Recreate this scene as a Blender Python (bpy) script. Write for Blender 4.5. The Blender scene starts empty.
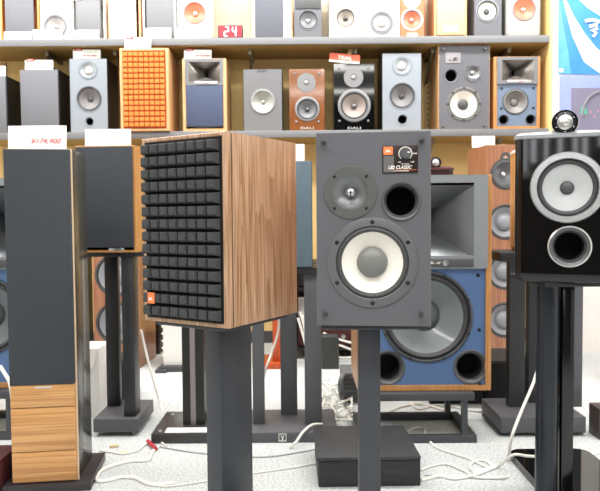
import bpy, bmesh, math, random
from mathutils import Vector, Matrix, Euler
from mathutils.geometry import delaunay_2d_cdt
random.seed(7)
SC = bpy.context.scene
COL = SC.collection
PI = math.pi
R = math.radians

# ------------------------------------------------------------ camera
FPX = 650.0
CAM = Vector((0, 0, 0.95))
ROT = Euler((R(87.5), 0, 0)).to_matrix() @ Matrix.Rotation(R(-0.45), 3, 'Z')
cd = bpy.data.cameras.new('camera')
cd.sensor_width = 36.0
cd.lens = 36.0 * FPX / 600.0
cd.clip_start = 0.05
cam = bpy.data.objects.new('camera', cd)
COL.objects.link(cam)
cam.location = CAM
cam.rotation_euler = ROT.to_euler()
cd.dof.use_dof = True
cd.dof.focus_distance = 1.7
cd.dof.aperture_fstop = 10
SC.camera = cam

def at(px, py, Y):
    d = ROT @ Vector(((px - 300) / FPX, -(py - 245.5) / FPX, -1))
    return CAM + d * (Y / d.y)

def floor_at(px, py, z=0.0):
    d = ROT @ Vector(((px - 300) / FPX, -(py - 245.5) / FPX, -1))
    return CAM + d * ((z - CAM.z) / d.z)

# ------------------------------------------------------------ materials
def lin(h):
    h = h.lstrip('#')
    o = []
    for i in (0, 2, 4):
        c = int(h[i:i + 2], 16) / 255
        o.append(c / 12.92 if c <= .04045 else ((c + .055) / 1.055) ** 2.4)
    return (*o, 1)

MATS = {}
def mat(name, col, rough=.5, metal=0, noise=0, nscale=200, bump=0, bscale=300, spec=.5, coat=0, emit=None, estr=0):
    if name in MATS: return MATS[name]
    m = bpy.data.materials.new(name); m.use_nodes = True
    nt = m.node_tree; b = nt.nodes['Principled BSDF']
    c = lin(col)
    b.inputs['Base Color'].default_value = c
    b.inputs['Roughness'].default_value = rough
    b.inputs['Metallic'].default_value = metal
    b.inputs['Specular IOR Level'].default_value = spec
    b.inputs['Coat Weight'].default_value = coat
    b.inputs['Coat Roughness'].default_value = .05
    tc = nt.nodes.new('ShaderNodeTexCoord')
    if noise:
        n = nt.nodes.new('ShaderNodeTexNoise'); n.inputs['Scale'].default_value = nscale
        n.inputs['Detail'].default_value = 4
        nt.links.new(tc.outputs['Object'], n.inputs['Vector'])
        r = nt.nodes.new('ShaderNodeValToRGB')
        r.color_ramp.elements[0].position = .3; r.color_ramp.elements[1].position = .7
        r.color_ramp.elements[0].color = tuple(max(0, x * (1 - noise)) for x in c[:3]) + (1,)
        r.color_ramp.elements[1].color = tuple(min(1, x * (1 + noise)) for x in c[:3]) + (1,)
        nt.links.new(n.outputs['Fac'], r.inputs['Fac'])
        nt.links.new(r.outputs['Color'], b.inputs['Base Color'])
    if bump:
        n = nt.nodes.new('ShaderNodeTexNoise'); n.inputs['Scale'].default_value = bscale
        n.inputs['Detail'].default_value = 3
        nt.links.new(tc.outputs['Object'], n.inputs['Vector'])
        bp = nt.nodes.new('ShaderNodeBump'); bp.inputs['Strength'].default_value = bump
        bp.inputs['Distance'].default_value = .002
        nt.links.new(n.outputs['Fac'], bp.inputs['Height'])
        nt.links.new(bp.outputs['Normal'], b.inputs['Normal'])
    if emit:
        b.inputs['Emission Color'].default_value = lin(emit)
        b.inputs['Emission Strength'].default_value = estr
    MATS[name] = m
    return m

def wood(name, light, dark, axis='Z', scale=1.0, rough=.4, coat=0, band=1.0):
    """veneer: long streaks along `axis`, warped into cathedral figures"""
    if name in MATS: return MATS[name]
    m = bpy.data.materials.new(name); m.use_nodes = True
    nt = m.node_tree; b = nt.nodes['Principled BSDF']; L = nt.links.new
    tc = nt.nodes.new('ShaderNodeTexCoord')
    mp = nt.nodes.new('ShaderNodeMapping')
    s = [9 * scale] * 3; s['XYZ'.index(axis)] = .9 * scale
    mp.inputs['Scale'].default_value = s
    L(tc.outputs['Object'], mp.inputs['Vector'])
    n1 = nt.nodes.new('ShaderNodeTexNoise'); n1.inputs['Scale'].default_value = 1.0; n1.inputs['Detail'].default_value = 2
    L(mp.outputs['Vector'], n1.inputs['Vector'])
    # rings from warped noise height
    mul = nt.nodes.new('ShaderNodeMath'); mul.operation = 'MULTIPLY'; mul.inputs[1].default_value = 14 * band
    L(n1.outputs['Fac'], mul.inputs[0])
    fr = nt.nodes.new('ShaderNodeMath'); fr.operation = 'FRACT'; L(mul.outputs[0], fr.inputs[0])
    mp2 = nt.nodes.new('ShaderNodeMapping')
    s = [230 * scale] * 3; s['XYZ'.index(axis)] = 4.5 * scale
    mp2.inputs['Scale'].default_value = s
    L(tc.outputs['Object'], mp2.inputs['Vector'])
    n2 = nt.nodes.new('ShaderNodeTexNoise'); n2.inputs['Scale'].default_value = 1.0; n2.inputs['Detail'].default_value = 3
    L(mp2.outputs['Vector'], n2.inputs['Vector'])
    mix = nt.nodes.new('ShaderNodeMath'); mix.operation = 'MULTIPLY_ADD'
    mix.inputs[1].default_value = .28
    L(fr.outputs[0], mix.inputs[0]); 
    m2 = nt.nodes.new('ShaderNodeMath'); m2.operation = 'MULTIPLY_ADD'; m2.inputs[1].default_value = 1.9; m2.inputs[2].default_value = -.58
    L(n2.outputs['Fac'], m2.inputs[0]); L(m2.outputs[0], mix.inputs[2])
    r = nt.nodes.new('ShaderNodeValToRGB')
    r.color_ramp.elements[0].position = .15; r.color_ramp.elements[1].position = .85
    r.color_ramp.elements[0].color = lin(light); r.color_ramp.elements[1].color = lin(dark)
    L(mix.outputs[0], r.inputs['Fac']); L(r.outputs['Color'], b.inputs['Base Color'])
    b.inputs['Roughness'].default_value = rough
    b.inputs['Coat Weight'].default_value = coat; b.inputs['Coat Roughness'].default_value = .08
    MATS[name] = m
    return m

def planks(name, light, dark):
    """horizontal streaky veneer"""
    return wood(name, light, dark, axis='X', scale=.75, rough=.35, band=.6)

def add_steps(): pass

WALNUT = wood('walnut_veneer', '#c6a387', '#84603f', 'Z', 1.0, .42, band=.8)
WALNUT_EDGE = wood('walnut_edge', '#cfa987', '#a47e60', 'Z', 1.4, .42)
OAKH = planks('oak_panel', '#cf9e66', '#ae7a46')
EDGE = mat('pale_edge', '#e2c9a8', .45)
CHERRY = wood('cherry_veneer', '#b07c5c', '#8d5a40', 'Z', .8, .3, .2)
CHERRY_L = wood('light_cherry', '#c4905a', '#a3703c', 'Z', .8, .35)
ROSE = wood('rosewood', '#83502a', '#583016', 'Z', 2.2, .22, .5)
PALEWOOD = wood('pale_wood', '#dcb183', '#c69564', 'Z', 1, .4)
ORANGEWOOD = wood('orange_wood', '#c8542a', '#a43c1c', 'Z', 1, .35)
GRAYB = mat('gray_baffle', '#525257', .55, noise=.05, nscale=900, bump=.08, bscale=900)
GRAYB2 = mat('shelf_gray_baffle', '#5d5e65', .55)
DGRAY = mat('dark_gray', '#47484a', .5)
MGRAY = mat('mid_gray_plastic', '#6b6c68', .4)
BLACK = mat('black_plastic', '#131314', .45)
MATTE = mat('matte_black_metal', '#25272a', .42, noise=.12, nscale=14)
BLUEBLACK = mat('blue_black_steel', '#2b2e35', .38, noise=.1, nscale=10)
OLIVE = mat('graphite_steel', '#2c2c29', .45)
STANDG = mat('stand_gray_steel', '#515257', .5, bump=.1, bscale=900)
HOLE = mat('port_black', '#040404', .8)
RUBBER = mat('surround_rubber', '#3a3a3c', .6)
WHITECONE = mat('white_pulp', '#dedad0', .7, bump=.1, bscale=400)
ALU = mat('aluminium', '#c9c9c9', .28, .9)
CHROME = mat('chrome', '#e6e6e6', .12, 1)
DALU = mat('dark_aluminium', '#77797b', .3, .7)
GRAYPP = mat('gray_cone', '#686a6f', .35)
BLUECONE = mat('blue_gray_cone', '#6f777a', .35, coat=.3)
FOAM = mat('black_foam', '#3a3c3d', .95, noise=.35, nscale=500, bump=.9, bscale=600)
FOAMD = mat('foam_gap', '#0c0c0d', .95)
FOAMO = mat('orange_foam', '#d17f3a', .9, bump=.6, bscale=400)
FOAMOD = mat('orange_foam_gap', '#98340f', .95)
GRILLE = mat('charcoal_grille', '#33373d', .85, noise=.08, nscale=700, bump=.25, bscale=1200)
GRILLE2 = mat('gray_grille', '#6f7177', .9, noise=.05, nscale=500)
GRILLEB = mat('blue_grille', '#465069', .9, noise=.1, nscale=500)
GRILLEBG = mat('blue_gray_cloth', '#556570', .9, noise=.15, nscale=250)
BLUEB = mat('blue_baffle', '#4f6c98', .5)
SILVERB = mat('silver_blue_paint', '#8a929b', .4)
WHITE = mat('white_lacquer', '#f2f1ee', .3)
CREAM = mat('cream_lacquer', '#f1e9dc', .35)
CARD = mat('white_card', '#f5f5f3', .6)
RED = mat('red_ink', '#b0151a', .6)
GREENI = mat('green_ink', '#9fc8a0', .6)
BLACKINK = mat('black_ink', '#1a1a1a', .6)
ORANGEP = mat('orange_badge', '#e0763a', .5)
WHITEP = mat('white_print', '#f4f0ea', .6)
PIANO = mat('piano_black', '#040405', .05, spec=.5)
SILVERT = mat('silver_top', '#8e9196', .35, .2)
CORAL = mat('coral_cone', '#d5694c', .35)
CABLE = mat('white_cable', '#e9e7e0', .5)
GCABLE = mat('gray_cable', '#6c7072', .5)
SHELFM = mat('shelf_gray_laminate', '#727477', .5)
MAROON = mat('maroon', '#4a1f22', .5)

# ------------------------------------------------------------ mesh builder
class MB:
    def __init__(s): s.bm = bmesh.new()
    def box(s, x0, x1, y0, y1, z0, z1, r=0, M=None):
        g = bmesh.ops.create_cube(s.bm, size=1)
        vs = g['verts']
        for v in vs:
            v.co = Vector(((x0 + x1) / 2 + v.co.x * (x1 - x0), (y0 + y1) / 2 + v.co.y * (y1 - y0), (z0 + z1) / 2 + v.co.z * (z1 - z0)))
        if M:
            for v in vs: v.co = M @ v.co
        if r:
            es = list({e for v in vs for e in v.link_edges})
            bmesh.ops.bevel(s.bm, geom=es, offset=r, segments=2, affect='EDGES', profile=.5)
        return s
    def loft(s, rings, cap0=False, cap1=False, close=True):
        rv = [[s.bm.verts.new(p) for p in r] for r in rings]
        n = len(rv[0])
        for a, b in zip(rv, rv[1:]):
            for i in range(n if close else n - 1):
                j = (i + 1) % n
                try: s.bm.faces.new((a[i], a[j], b[j], b[i]))
                except ValueError: pass
        if cap0: s.bm.faces.new(rv[0][::-1])
        if cap1: s.bm.faces.new(rv[-1])
        return s
    def lathe(s, prof, cx, y, cz, n=40, axis='Y'):
        rings = []
        for r, d in prof:
            r = max(r, 1e-5)
            if axis == 'Y':
                rings.append([(cx + r * math.cos(2 * PI * i / n), y + d, cz + r * math.sin(2 * PI * i / n)) for i in range(n)])
            else:
                rings.append([(cx + r * math.cos(2 * PI * i / n), y + r * math.sin(2 * PI * i / n), cz + d) for i in range(n)])
        return s.loft(rings)
    def tube(s, pts, r, n=8):
        pts = [Vector(p) for p in pts]
        rings = []
        up = Vector((0, 0, 1))
        pu = None
        for i, p in enumerate(pts):
            t = (pts[min(i + 1, len(pts) - 1)] - pts[max(i - 1, 0)]).normalized()
            if pu is None:
                pu = up if abs(t.z) < .9 else Vector((1, 0, 0))
            u = (pu - t * pu.dot(t)).normalized(); w = t.cross(u); pu = u
            rings.append([p + (u * math.cos(2 * PI * k / n) + w * math.sin(2 * PI * k / n)) * r for k in range(n)])
        return s.loft(rings, True, True)
    def plate(s, outer, holes, y, M=None):
        """flat face in the XZ plane with round holes (cx,cz,r)"""
        pts = [Vector(p) for p in outer]; edges = [(i, (i + 1) % len(outer)) for i in range(len(outer))]
        for cx, cz, r in holes:
            k = len(pts); n = 40
            pts += [Vector((cx + r * math.cos(2 * PI * i / n), cz + r * math.sin(2 * PI * i / n))) for i in range(n)]
            edges += [(k + i, k + (i + 1) % n) for i in range(n)]
        vv, ee, ff = delaunay_2d_cdt(pts, edges, [], 1, 1e-6)[:3]
        bv = [s.bm.verts.new((p.x, y, p.y)) for p in vv]
        for f in ff:
            c = sum((vv[i] for i in f), Vector((0, 0))) / len(f)
            if any((c - Vector((hx, hz))).length < hr * .995 for hx, hz, hr in holes): continue
            try: s.bm.faces.new([bv[i] for i in f])
            except ValueError: pass
        return s
    def build(s, name, m, parent=None, loc=None, ang=35, rotz=0):
        bmesh.ops.recalc_face_normals(s.bm, faces=s.bm.faces)
        me = bpy.data.meshes.new(name); s.bm.to_mesh(me); s.bm.free()
        me.polygons.foreach_set('use_smooth', [True] * len(me.polygons))
        me.set_sharp_from_angle(angle=R(ang))
        me.materials.append(m)
        o = bpy.data.objects.new(name, me); COL.objects.link(o)
        if parent: o.parent = parent
        if loc: o.location = loc
        if rotz: o.rotation_euler.z = rotz
        return o

def B(*a, **k): return MB().box(*a, **k)

def thing(name, label, cat, loc=(0, 0, 0), rotz=0, group=None):
    o = bpy.data.objects.new(name, None); COL.objects.link(o)
    o.empty_display_size = .05
    o.location = loc; o.rotation_euler = (0, 0, rotz)
    o['label'] = label; o['category'] = cat
    if group: o['group'] = group
    return o
def tag(o, label, cat, group=None):
    o['label'] = label; o['category'] = cat
    if group: o['group'] = group
    return o
def struct(o): o['kind'] = 'structure'; return o

def text(parent, s, w, h, loc, m, name='lettering', rotz=0, ext=.0004, shear=0):
    """lettering facing -Y, fitted in w x h, centred on loc"""
    cu = bpy.data.curves.new('t', 'FONT'); cu.body = s; cu.size = 1; cu.extrude = 0; cu.shear = shear; cu.offset = .014
    cu.resolution_u = 3
    to = bpy.data.objects.new('t', cu); COL.objects.link(to)
    bpy.context.view_layer.update()
    me = bpy.data.meshes.new_from_object(to.evaluated_get(bpy.context.evaluated_depsgraph_get()))
    bpy.data.objects.remove(to)
    xs = [v.co.x for v in me.vertices]; ys = [v.co.y for v in me.vertices]
    if not xs: return None
    sx = w / (max(xs) - min(xs)); sy = h / (max(ys) - min(ys))
    for v in me.vertices:
        v.co = Vector(((v.co.x - (max(xs) + min(xs)) / 2) * sx, 0, (v.co.y - (max(ys) + min(ys)) / 2) * sy)) if False else v.co
    mx, my = (max(xs) + min(xs)) / 2, (max(ys) + min(ys)) / 2
    for v in me.vertices:
        v.co = Vector(((v.co.x - mx) * sx, 0, (v.co.y - my) * sy))
    me.name = name
    me.materials.clear(); me.materials.append(m)
    o = bpy.data.objects.new(name, me); COL.objects.link(o)
    o.parent = parent; o.location = loc; o.rotation_euler.z = rotz
    return o

# ------------------------------------------------------------ speaker components (local: x right, y into the box, z up, front face y=0)
def driver(p, cx, cz, Rr, name='woofer', y=0, fr=.86, co=.72, cap=.3, depth=.28, mats=None, capd=None, bolts=0, boltr=None, proud=.004, n=40, a0=0):
    fm, sm, cm, km = mats or (BLACK, RUBBER, GRAYPP, BLACK)
    f = MB().lathe([(Rr, .001), (Rr, -proud * .6), (Rr * .97, -proud), (Rr * (fr + .02), -proud), (Rr * fr, -proud * .5), (Rr * fr, .006)], cx, y, cz, n).build(name, fm, p)
    a, b = Rr * fr, Rr * co
    k = (a - b)
    MB().lathe([(a, .003), (a - k * .15, -.0 - k * .12), (a - k * .5, -k * .32), (a - k * .85, -k * .12), (b, .004)], cx, y, cz, n).build('surround', sm, f)
    cr = Rr * cap; dd = Rr * depth
    MB().lathe([(b, .004), (b + (cr - b) * .5, .004 + dd * .55), (cr * .98, .004 + dd)], cx, y, cz, n).build('cone', cm, f)
    ch = capd if capd is not None else cr * .45
    MB().lathe([(cr, .003 + dd), (cr * .92, .003 + dd - ch * .4), (cr * .7, .003 + dd - ch * .75), (cr * .38, .003 + dd - ch * .95), (1e-4, .003 + dd - ch)], cx, y, cz, max(16, n // 2)).build('dust_cap', km, f)
    br = boltr or .0045
    for i in range(bolts):
        t = a0 + 2 * PI * i / bolts
        rr = Rr * (fr + 1) / 2
        MB().lathe([(br, -proud + .001), (br, -proud - .001), (br * .6, -proud - .0018), (br * .5, -proud), (1e-4, -proud)], cx + rr * math.cos(t), y, cz + rr * math.sin(t), 12).build('bolt', BLACK, f)
    return f

def tweeter(p, cx, cz, Rr, y=0, mats=None, flare=.6, dome=.25, depth=.2, bolts=0, name='tweeter', n=36, plug=False):
    fm, cm, dm = mats or (DGRAY, DALU, ALU)
    f = MB().lathe([(Rr, .001), (Rr, -.002), (Rr * .98, -.003), (Rr * flare, -.003)], cx, y, cz, n).build(name, fm, p)
    d = Rr * dome; dd = Rr * depth
    MB().lathe([(Rr * flare, -.003), (Rr * flare * .7 + d * .3, -.003 + dd * .5), (d * 1.02, dd)], cx, y, cz, n).build('waveguide', cm, f)
    MB().lathe([(d * 1.02, dd), (d, dd - d * .15), (d * .8, dd - d * .6), (d * .4, dd - d * .88), (1e-4, dd - d * .95)], cx, y, cz, 20).build('dome', dm, f)
    if plug:
        MB().box(cx - d * .12, cx + d * .12, y + dd - d * 1.1, y + dd - d * .9, cz - d * 1.2, cz + d * .3).build('dome_bar', BLACK, f)
    for i in range(bolts):
        t = PI / 4 + 2 * PI * i / bolts; rr = Rr * .84
        MB().lathe([(.004, -.002), (.004, -.0045), (.0022, -.005), (.002, -.003), (1e-4, -.003)], cx + rr * math.cos(t), y, cz + rr * math.sin(t), 12).build('bolt', BLACK, f)
    return f

def port(p, cx, cz, Rr, y=0, inner=.72, m=DGRAY, L=.12, n=36):
    f = MB().lathe([(Rr, .001), (Rr, -.002), (Rr * .96, -.004), (Rr * .88, -.002), (Rr * .78, .008), (Rr * inner, .02)], cx, y, cz, n).build('port', m, p)
    MB().lathe([(Rr * inner, .02), (Rr * inner * .97, L), (1e-4, L)], cx, y, cz, n).build('port_tube', HOLE, f)
    return f

def peg(p, cx, cz, r=.006, m=None):
    return MB().lathe([(r * .6, .0), (r * .6, -.006), (r, -.007), (r, -.014), (r * .7, -.018), (1e-4, -.019)], cx, 0, cz, 16).build('grille_peg', m or DALU, p)

def cabinet(p, w, h, d, m, rim=.018, rec=.006, bev=.002, front_m=None, x0=None):
    """open fronted box with a rim; returns the cabinet part"""
    a = MB()
    x = w / 2
    def ring(X, Z0, Z1, y): return [(-X, y, Z0), (X, y, Z0), (X, y, Z1), (-X, y, Z1)]
    b = bev
    a.loft([ring(x - rim, rim, h - rim, rec + .012), ring(x - rim, rim, h - rim, 0), ring(x - b, b, h - b, 0), ring(x, 0, h, b), ring(x, 0, h, d - b), ring(x - b, b, h - b, d)], cap1=True)
    return a.build('cabinet', m, p, ang=20)

def baffle(p, w, h, rim, rec, holes, m, name='baffle'):
    x = w / 2 - rim
    return MB().plate([(-x, rim), (x, rim), (x, h - rim), (-x, h - rim)], holes, rec).build(name, m, p)

def horn(p, cx, cz, w, h, depth, y=0, m=None, panel=None, tw=.10, th=.28, pinch=.0, tx=0, n=8, ex=1.25):
    """rectangular mouth lofted to a slot throat; sits in a panel"""
    def rect(a, b, yy, ox, pin):
        pts = []
        cs = [(-1, -1), (1, -1), (1, 1), (-1, 1)]
        for i in range(4):
            x0, z0 = cs[i]; x1, z1 = cs[(i + 1) % 4]
            for k in range(n):
                t = k / n; X = x0 + (x1 - x0) * t; Z = z0 + (z1 - z0) * t
                q = 1 - pin * math.sin(PI * t) ** 1.5
                if i % 2 == 0: Z *= q
                else: X *= q * .5 + .5
                pts.append((cx + ox + X * a, yy, cz + Z * b))
        return pts
    rings = []
    for i in range(9):
        t = i / 8
        e = (1 - t) ** ex
        rings.append(rect(w / 2 * (tw + (1 - tw) * e), h / 2 * (th + (1 - th) * e), y + depth * t, tx * t, pinch * math.sin(PI * min(1, t * 1.2)) if t < .84 else 0))
    a = MB().loft(rings)
    o = a.build('horn', m or DGRAY, p, ang=50)
    MB().loft([rings[-1], rect(w / 2 * tw * .8, h / 2 * th * .8, y + depth * 1.4, tx, 0)], cap1=True).build('throat', HOLE, o)
    return o

def panel_with_rect_hole(p, x0, x1, z0, z1, hx0, hx1, hz0, hz1, y, m, name, proud=.01):
    a = MB()
    o1 = [(x0, y, z0), (x1, y, z0), (x1, y, z1), (x0, y, z1)]
    o2 = [(u, y - proud, v) for u, _, v in o1]
    i2 = [(hx0, y - proud, hz0), (hx1, y - proud, hz0), (hx1, y - proud, hz1), (hx0, y - proud, hz1)]
    i1 = [(u, y + .002, v) for u, _, v in i2]
    a.loft([o1, o2, i2, i1])
    return a.build(name, m, p)

def price_card(px0, px1, ytop, ybot, Y, label, lines=(), tagtxt=None, group='paper price cards', rz=0, z=None, tilt=.06):
    a = at(px0, ybot, Y); b = at(px1, ybot, Y); c = at((px0 + px1) / 2, ytop, Y)
    w = b.x - a.x; zz = z if z is not None else min(a.z, b.z); h = c.z - zz
    t = thing('price_card', label, 'price card', ((a.x + b.x) / 2, Y, zz), rz, group)
    A = MB()
    th = .0012
    n = 6
    f = [[], []]
    for k in range(n + 1):
        x = -w / 2 + w * k / n
        yb = .004 * math.cos(PI * (k / n - .5))
        f[0].append((x, -yb, 0)); f[1].append((x, -yb + tilt * h, h))
    A.loft([f[0], f[1]], close=False)
    A.loft([[(x, y + th, z_) for x, y, z_ in f[0]], [(x, y + th, z_) for x, y, z_ in f[1]]], close=False)
    # easel foot behind the card
    A.box(-w * .2, w * .2, .004, .018, 0, .0015)
    A.build('card_sheet', CARD, t)
    for s, fx, fz, fw, fh, m in lines:
        text(t, s, w * fw, h * fh, (w * fx, -.0062 + tilt * h * fz, h * fz), m, 'price_lettering', shear=.35)
    if tagtxt:
        tx = -w * .3
        g = B(tx - w * .14, tx + w * .14, tilt * h - .006, tilt * h - .004, h * .86, h * 1.12).build('red_tag', RED, t)
        text(g, tagtxt, w * .2, h * .14, (tx, tilt * h - .0065, h * .99), CARD, 'tag_lettering')
    return t

exec_order = []

# ------------------------------------------------------------ the setting
def tri_wall(): pass
YB = 4.90       # back wall
YS = 4.47       # shelf front edge
XR = at(548.5, 200, YS).x
carpet = mat('carpet', '#c2c6c6', .95, noise=.32, nscale=110, bump=.8, bscale=420)
YELLOW = mat('yellow_wall_board', '#efd08c', .6, noise=.04, nscale=3)
WALLW = mat('white_wall', '#eceae6', .6)
struct(B(-3.6, 3.6, -2.5, YB + .1, -.05, 0).build('floor', carpet))
struct(B(-3.6, 3.6, -2.5, YB + .1, 2.95, 3.0).build('ceiling', WALLW))
struct(B(-3.6, XR + .02, YB, YB + .1, 0, 2.95).build('wall_back', YELLOW))
UPB = (at(300, 37, YS).z)
struct(B(-3.6, XR - .001, YB - .004, YB - .0005, UPB, 2.94).build('trim_9', mat('wall_glare', '#efe7d2', .6)))  # added paler sheet: strong light on the upper wall put into its colour
struct(B(XR + .02, 3.6, YS - .02, YB + .1, 0, 2.95).build('wall_back_right', WALLW))
struct(B(-3.7, -3.6, -2.5, YB + .1, 0, 2.95).build('wall_left', WALLW))
struct(B(3.6, 3.7, -2.5, YB + .1, 0, 2.95).build('wall_right', WALLW))
struct(B(-3.7, 3.7, -2.6, -2.5, 0, 2.95).build('wall_front', mat('front_wall_paint', '#4f4b47', .6)))
struct(B(-3.6, XR + .02, YB - .012, YB - .001, 0, .09).build('baseboard_back', DGRAY))
# plain joint rail of the wall board above the lower shelf
ZL = at(300, 130.3, YS).z - .0   # top of the lower shelf
ZU = at(300, 37.0, YS).z         # top of the upper shelf
struct(B(XR - .0, XR + .019, YS, YB - .001, 0, 2.6).build('trim_1', YELLOW))
for i, x in enumerate((-2.2, at(427, 100, YB).x)):
    a = B(x - .02, x + .02, YB - .02, YB - .001, .1, ZU - .06)
    o = struct(a.build('trim_%d' % (i + 2), mat('wall_rail', '#cdb27a', .5)))
    s_ = MB()
    for k in range(48):
        s_.box(x - .004, x + .004, YB - .0215, YB - .0195, .14 + k * .04, .155 + k * .04)
    s_.build('rail_slot', HOLE, o)

# invented frame of glowing strips behind the camera, added to streak the gloss reflections
wn = B(-1.5, 1.3, -2.5, -2.47, 1.32, 1.38).box(-1.5, 1.3, -2.5, -2.47, 2.1, 2.16).box(-1.5, -1.44, -2.5, -2.47, 1.38, 2.1).box(1.24, 1.3, -2.5, -2.47, 1.38, 2.1).build('streak_frame', WALLW)
struct(wn)
sl = MB(); x_ = -1.42
while x_ < 1.2:
    sw_ = random.uniform(.008, .05)
    sl.box(x_, x_ + sw_, -2.492, -2.49, 1.38 + random.choice((0, 0, .08, .2)), 2.1)
    x_ += sw_ + random.uniform(.04, .14)
sl.build('glow_strip', mat('streak_glow', '#ffffff', .5, emit='#f4f8ff', estr=7), wn)

# shelves with brackets
def shelf(z, label, brs, th=.048):
    t = thing('wall_shelf', label, 'shelf', (0, YS, z))
    B(-3.2, XR - .002, .012, YB - YS - .006, -th + .001, -.001).build('shelf_board', mat('shelf_tan_board', '#b0935a', .6), t)
    B(-3.2, XR - .002, 0, .0118, -th, 0, r=.002).build('edge_strip', SHELFM, t)
    for px in brs:
        x = at(px, 50, YS + .15).x
        b = MB()
        b.box(x - .012, x + .012, .12, YB - YS - .025, -th - .035, -th)
        b.loft([[(x - .008, .13, -th - .03), (x + .008, .13, -th - .03), (x + .008, .16, -th - .035), (x - .008, .16, -th - .035)],
                [(x - .008, YB - YS - .05, -th - .2), (x + .008, YB - YS - .05, -th - .2), (x + .008, YB - YS - .025, -th - .2), (x - .008, YB - YS - .025, -th - .2)]], True, True)
        b.build('shelf_bracket', mat('bracket_metal', '#8b8472', .4, .5), t)
    return t
shelf(ZL, 'long gray laminate wall shelf, the lower of the two', (40, 255, 432, 500))
shelf(ZU, 'long gray laminate wall shelf, the upper of the two', (48, 116, 250, 355, 432, 508))

# ------------------------------------------------------------ speaker kinds
def sp(px0, px1, ytop, Y, z0, label, name='bookshelf_speaker', group=None, h=None, cat='speaker', rz=0):
    a = at(px0, ytop, Y); b = at(px1, ytop, Y)
    w = b.x - a.x
    hh = h or (a.z + b.z) / 2 - z0
    t = thing(name, label, cat, ((a.x + b.x) / 2, Y, z0), rz, group)
    return t, w, hh

def P(t, px0, px1, ytop, ybot, w, h):
    """converts photo spots to local spots on a face-on front"""
    def f(px, py): return ((px - (px0 + px1) / 2) / (px1 - px0) * w, (ybot - py) / (ybot - ytop) * h)
    return f, w / (px1 - px0)

def classic(w, h, d, label, loc, rz, wm, foam=None, foamd=None, side_left=False, full=True, prot=.022, gap=.0042):
    """retro studio monitor: wooden box with either foam block grille or bare baffle"""
    t = thing('bookshelf_speaker', label, 'speaker', loc, rz)
    rim = .011 if full else .02
    cabinet(t, w, h, d, wm, rim=rim, rec=.012)
    x = w / 2
    if foam:
        bk = B(-x + rim, x - rim, -.0, .012, rim * .8, h - rim * .8).build('grille_board', foamd, t)
        nr, nc = 14, 8
        g = MB()
        gw, gh = w - 2 * rim - .008, h - 2 * rim - .008
        for i in range(nr):
            for j in range(nc):
                x0 = -gw / 2 + gw * j / nc; x1 = x0 + gw / nc - gap * (w / .279)
                z0 = rim + .004 + gh * i / nr + .002; z1 = z0 + gh / nr - .005
                k = .0035; y0, y1 = -.001, -prot
                g.loft([[(x0, y0, z0), (x1, y0, z0), (x1, y0, z1), (x0, y0, z1)],
                        [(x0, y1 + .004, z0 + .003), (x1, y1 + .004, z0 + .003), (x1, y1 + .004, z1 - .001), (x0, y1 + .004, z1 - .001)],
                        [(x0 + k, y1, z0 + k + .003), (x1 - k, y1, z0 + k + .003), (x1 - k, y1, z1 - k), (x0 + k, y1, z1 - k)]], cap1=True)
        g.build('foam_grille', foam, t, ang=25)
        s = gw / nc
        bx = -gw / 2 + s * (1.1 if full else 1.5); bz = rim + .004 + gh * 1.55 / nr
        bd = B(bx - s * .36, bx + s * .36, -prot - .0035, -prot - .0005, bz - s * .45, bz + s * .45).build('maker_badge', ORANGEP, t)
        if full: text(bd, 'JBL', s * .5, s * .3, (bx, -.026, bz - .003), WHITEP, 'badge_lettering')
    if full:
        # fine line between front rim and side veneer
        for sx in (-1, 1):
            B(sx * x - .0006, sx * x + .0006, .021, .023, .003, h - .003).build('veneer_line', mat('dark_line', '#3a2a20', .6), t)
        B(-x + .01, x - .01, .02, d - .02, -.004, 0).build('base_pad', BLACK, t)
    return t

# ---- the walnut monitor with foam grille on the left of the centre
A1 = at(228, 329, 1.56); A1t = at(226, 131, 1.56)
zst = A1.z
W, H, D = .279, A1t.z - A1.z, .315
rzw = R(-32)
xd = Vector((math.cos(rzw), math.sin(rzw), 0)); yd = Vector((-math.sin(rzw), math.cos(rzw), 0))
corner = Vector((A1.x, A1.y, 0))
loc = corner - xd * (W / 2); loc.z = zst
walnut = classic(W, H, D, 'walnut speaker turned sideways with black foam block grille', loc, rzw, WALNUT, FOAM, FOAMD)
wc = loc + yd * (D / 2)

def post(px0, px1, pyb, Y, z0, z1, m, parent, dep=.05, name='post', loc=None):
    a = at(px0, pyb, Y).x; b = at(px1, pyb, Y).x
    lx, ly = (loc.x, loc.y) if loc else (0, 0)
    return B(a - lx, b - lx, Y - ly, Y + dep - ly, z0, z1, r=.002).build(name, m, parent)

def stand(label, c, rz, z, bw, bd, posts, tw, td, m, bm=None, spike=False, bth=.035, lift=.0, tth=.008, pm=None, spikes=True):
    """posts: local (x0,x1,y0,y1[,mat])"""
    t = thing('speaker_stand', label, 'speaker stand', (c[0], c[1], 0), rz)
    B(-bw / 2, bw / 2, -bd / 2, bd / 2, lift, lift + bth, r=.003).build('base_plate', bm or m, t)
    for p_ in posts:
        B(p_[0], p_[1], p_[2], p_[3], lift + bth - .001, z - tth, r=.002).build('post', (p_[4] if len(p_) > 4 else (pm or m)), t)
    B(-tw / 2, tw / 2, -td / 2, td / 2, z - tth - .0005, z - .0005, r=.002).build('top_plate', m, t)
    if lift > .005:
        for sx in (-1, 1):
            for sy in (-1, 1):
                MB().lathe([(1e-4, 0), (.002, .0), (.009, lift * .6), (.009, lift), (1e-4, lift)], sx * (bw / 2 - .03), sy * (bd / 2 - .03), 0, 12, 'Z').build('spike_foot', ALU, t)
    return t

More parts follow.
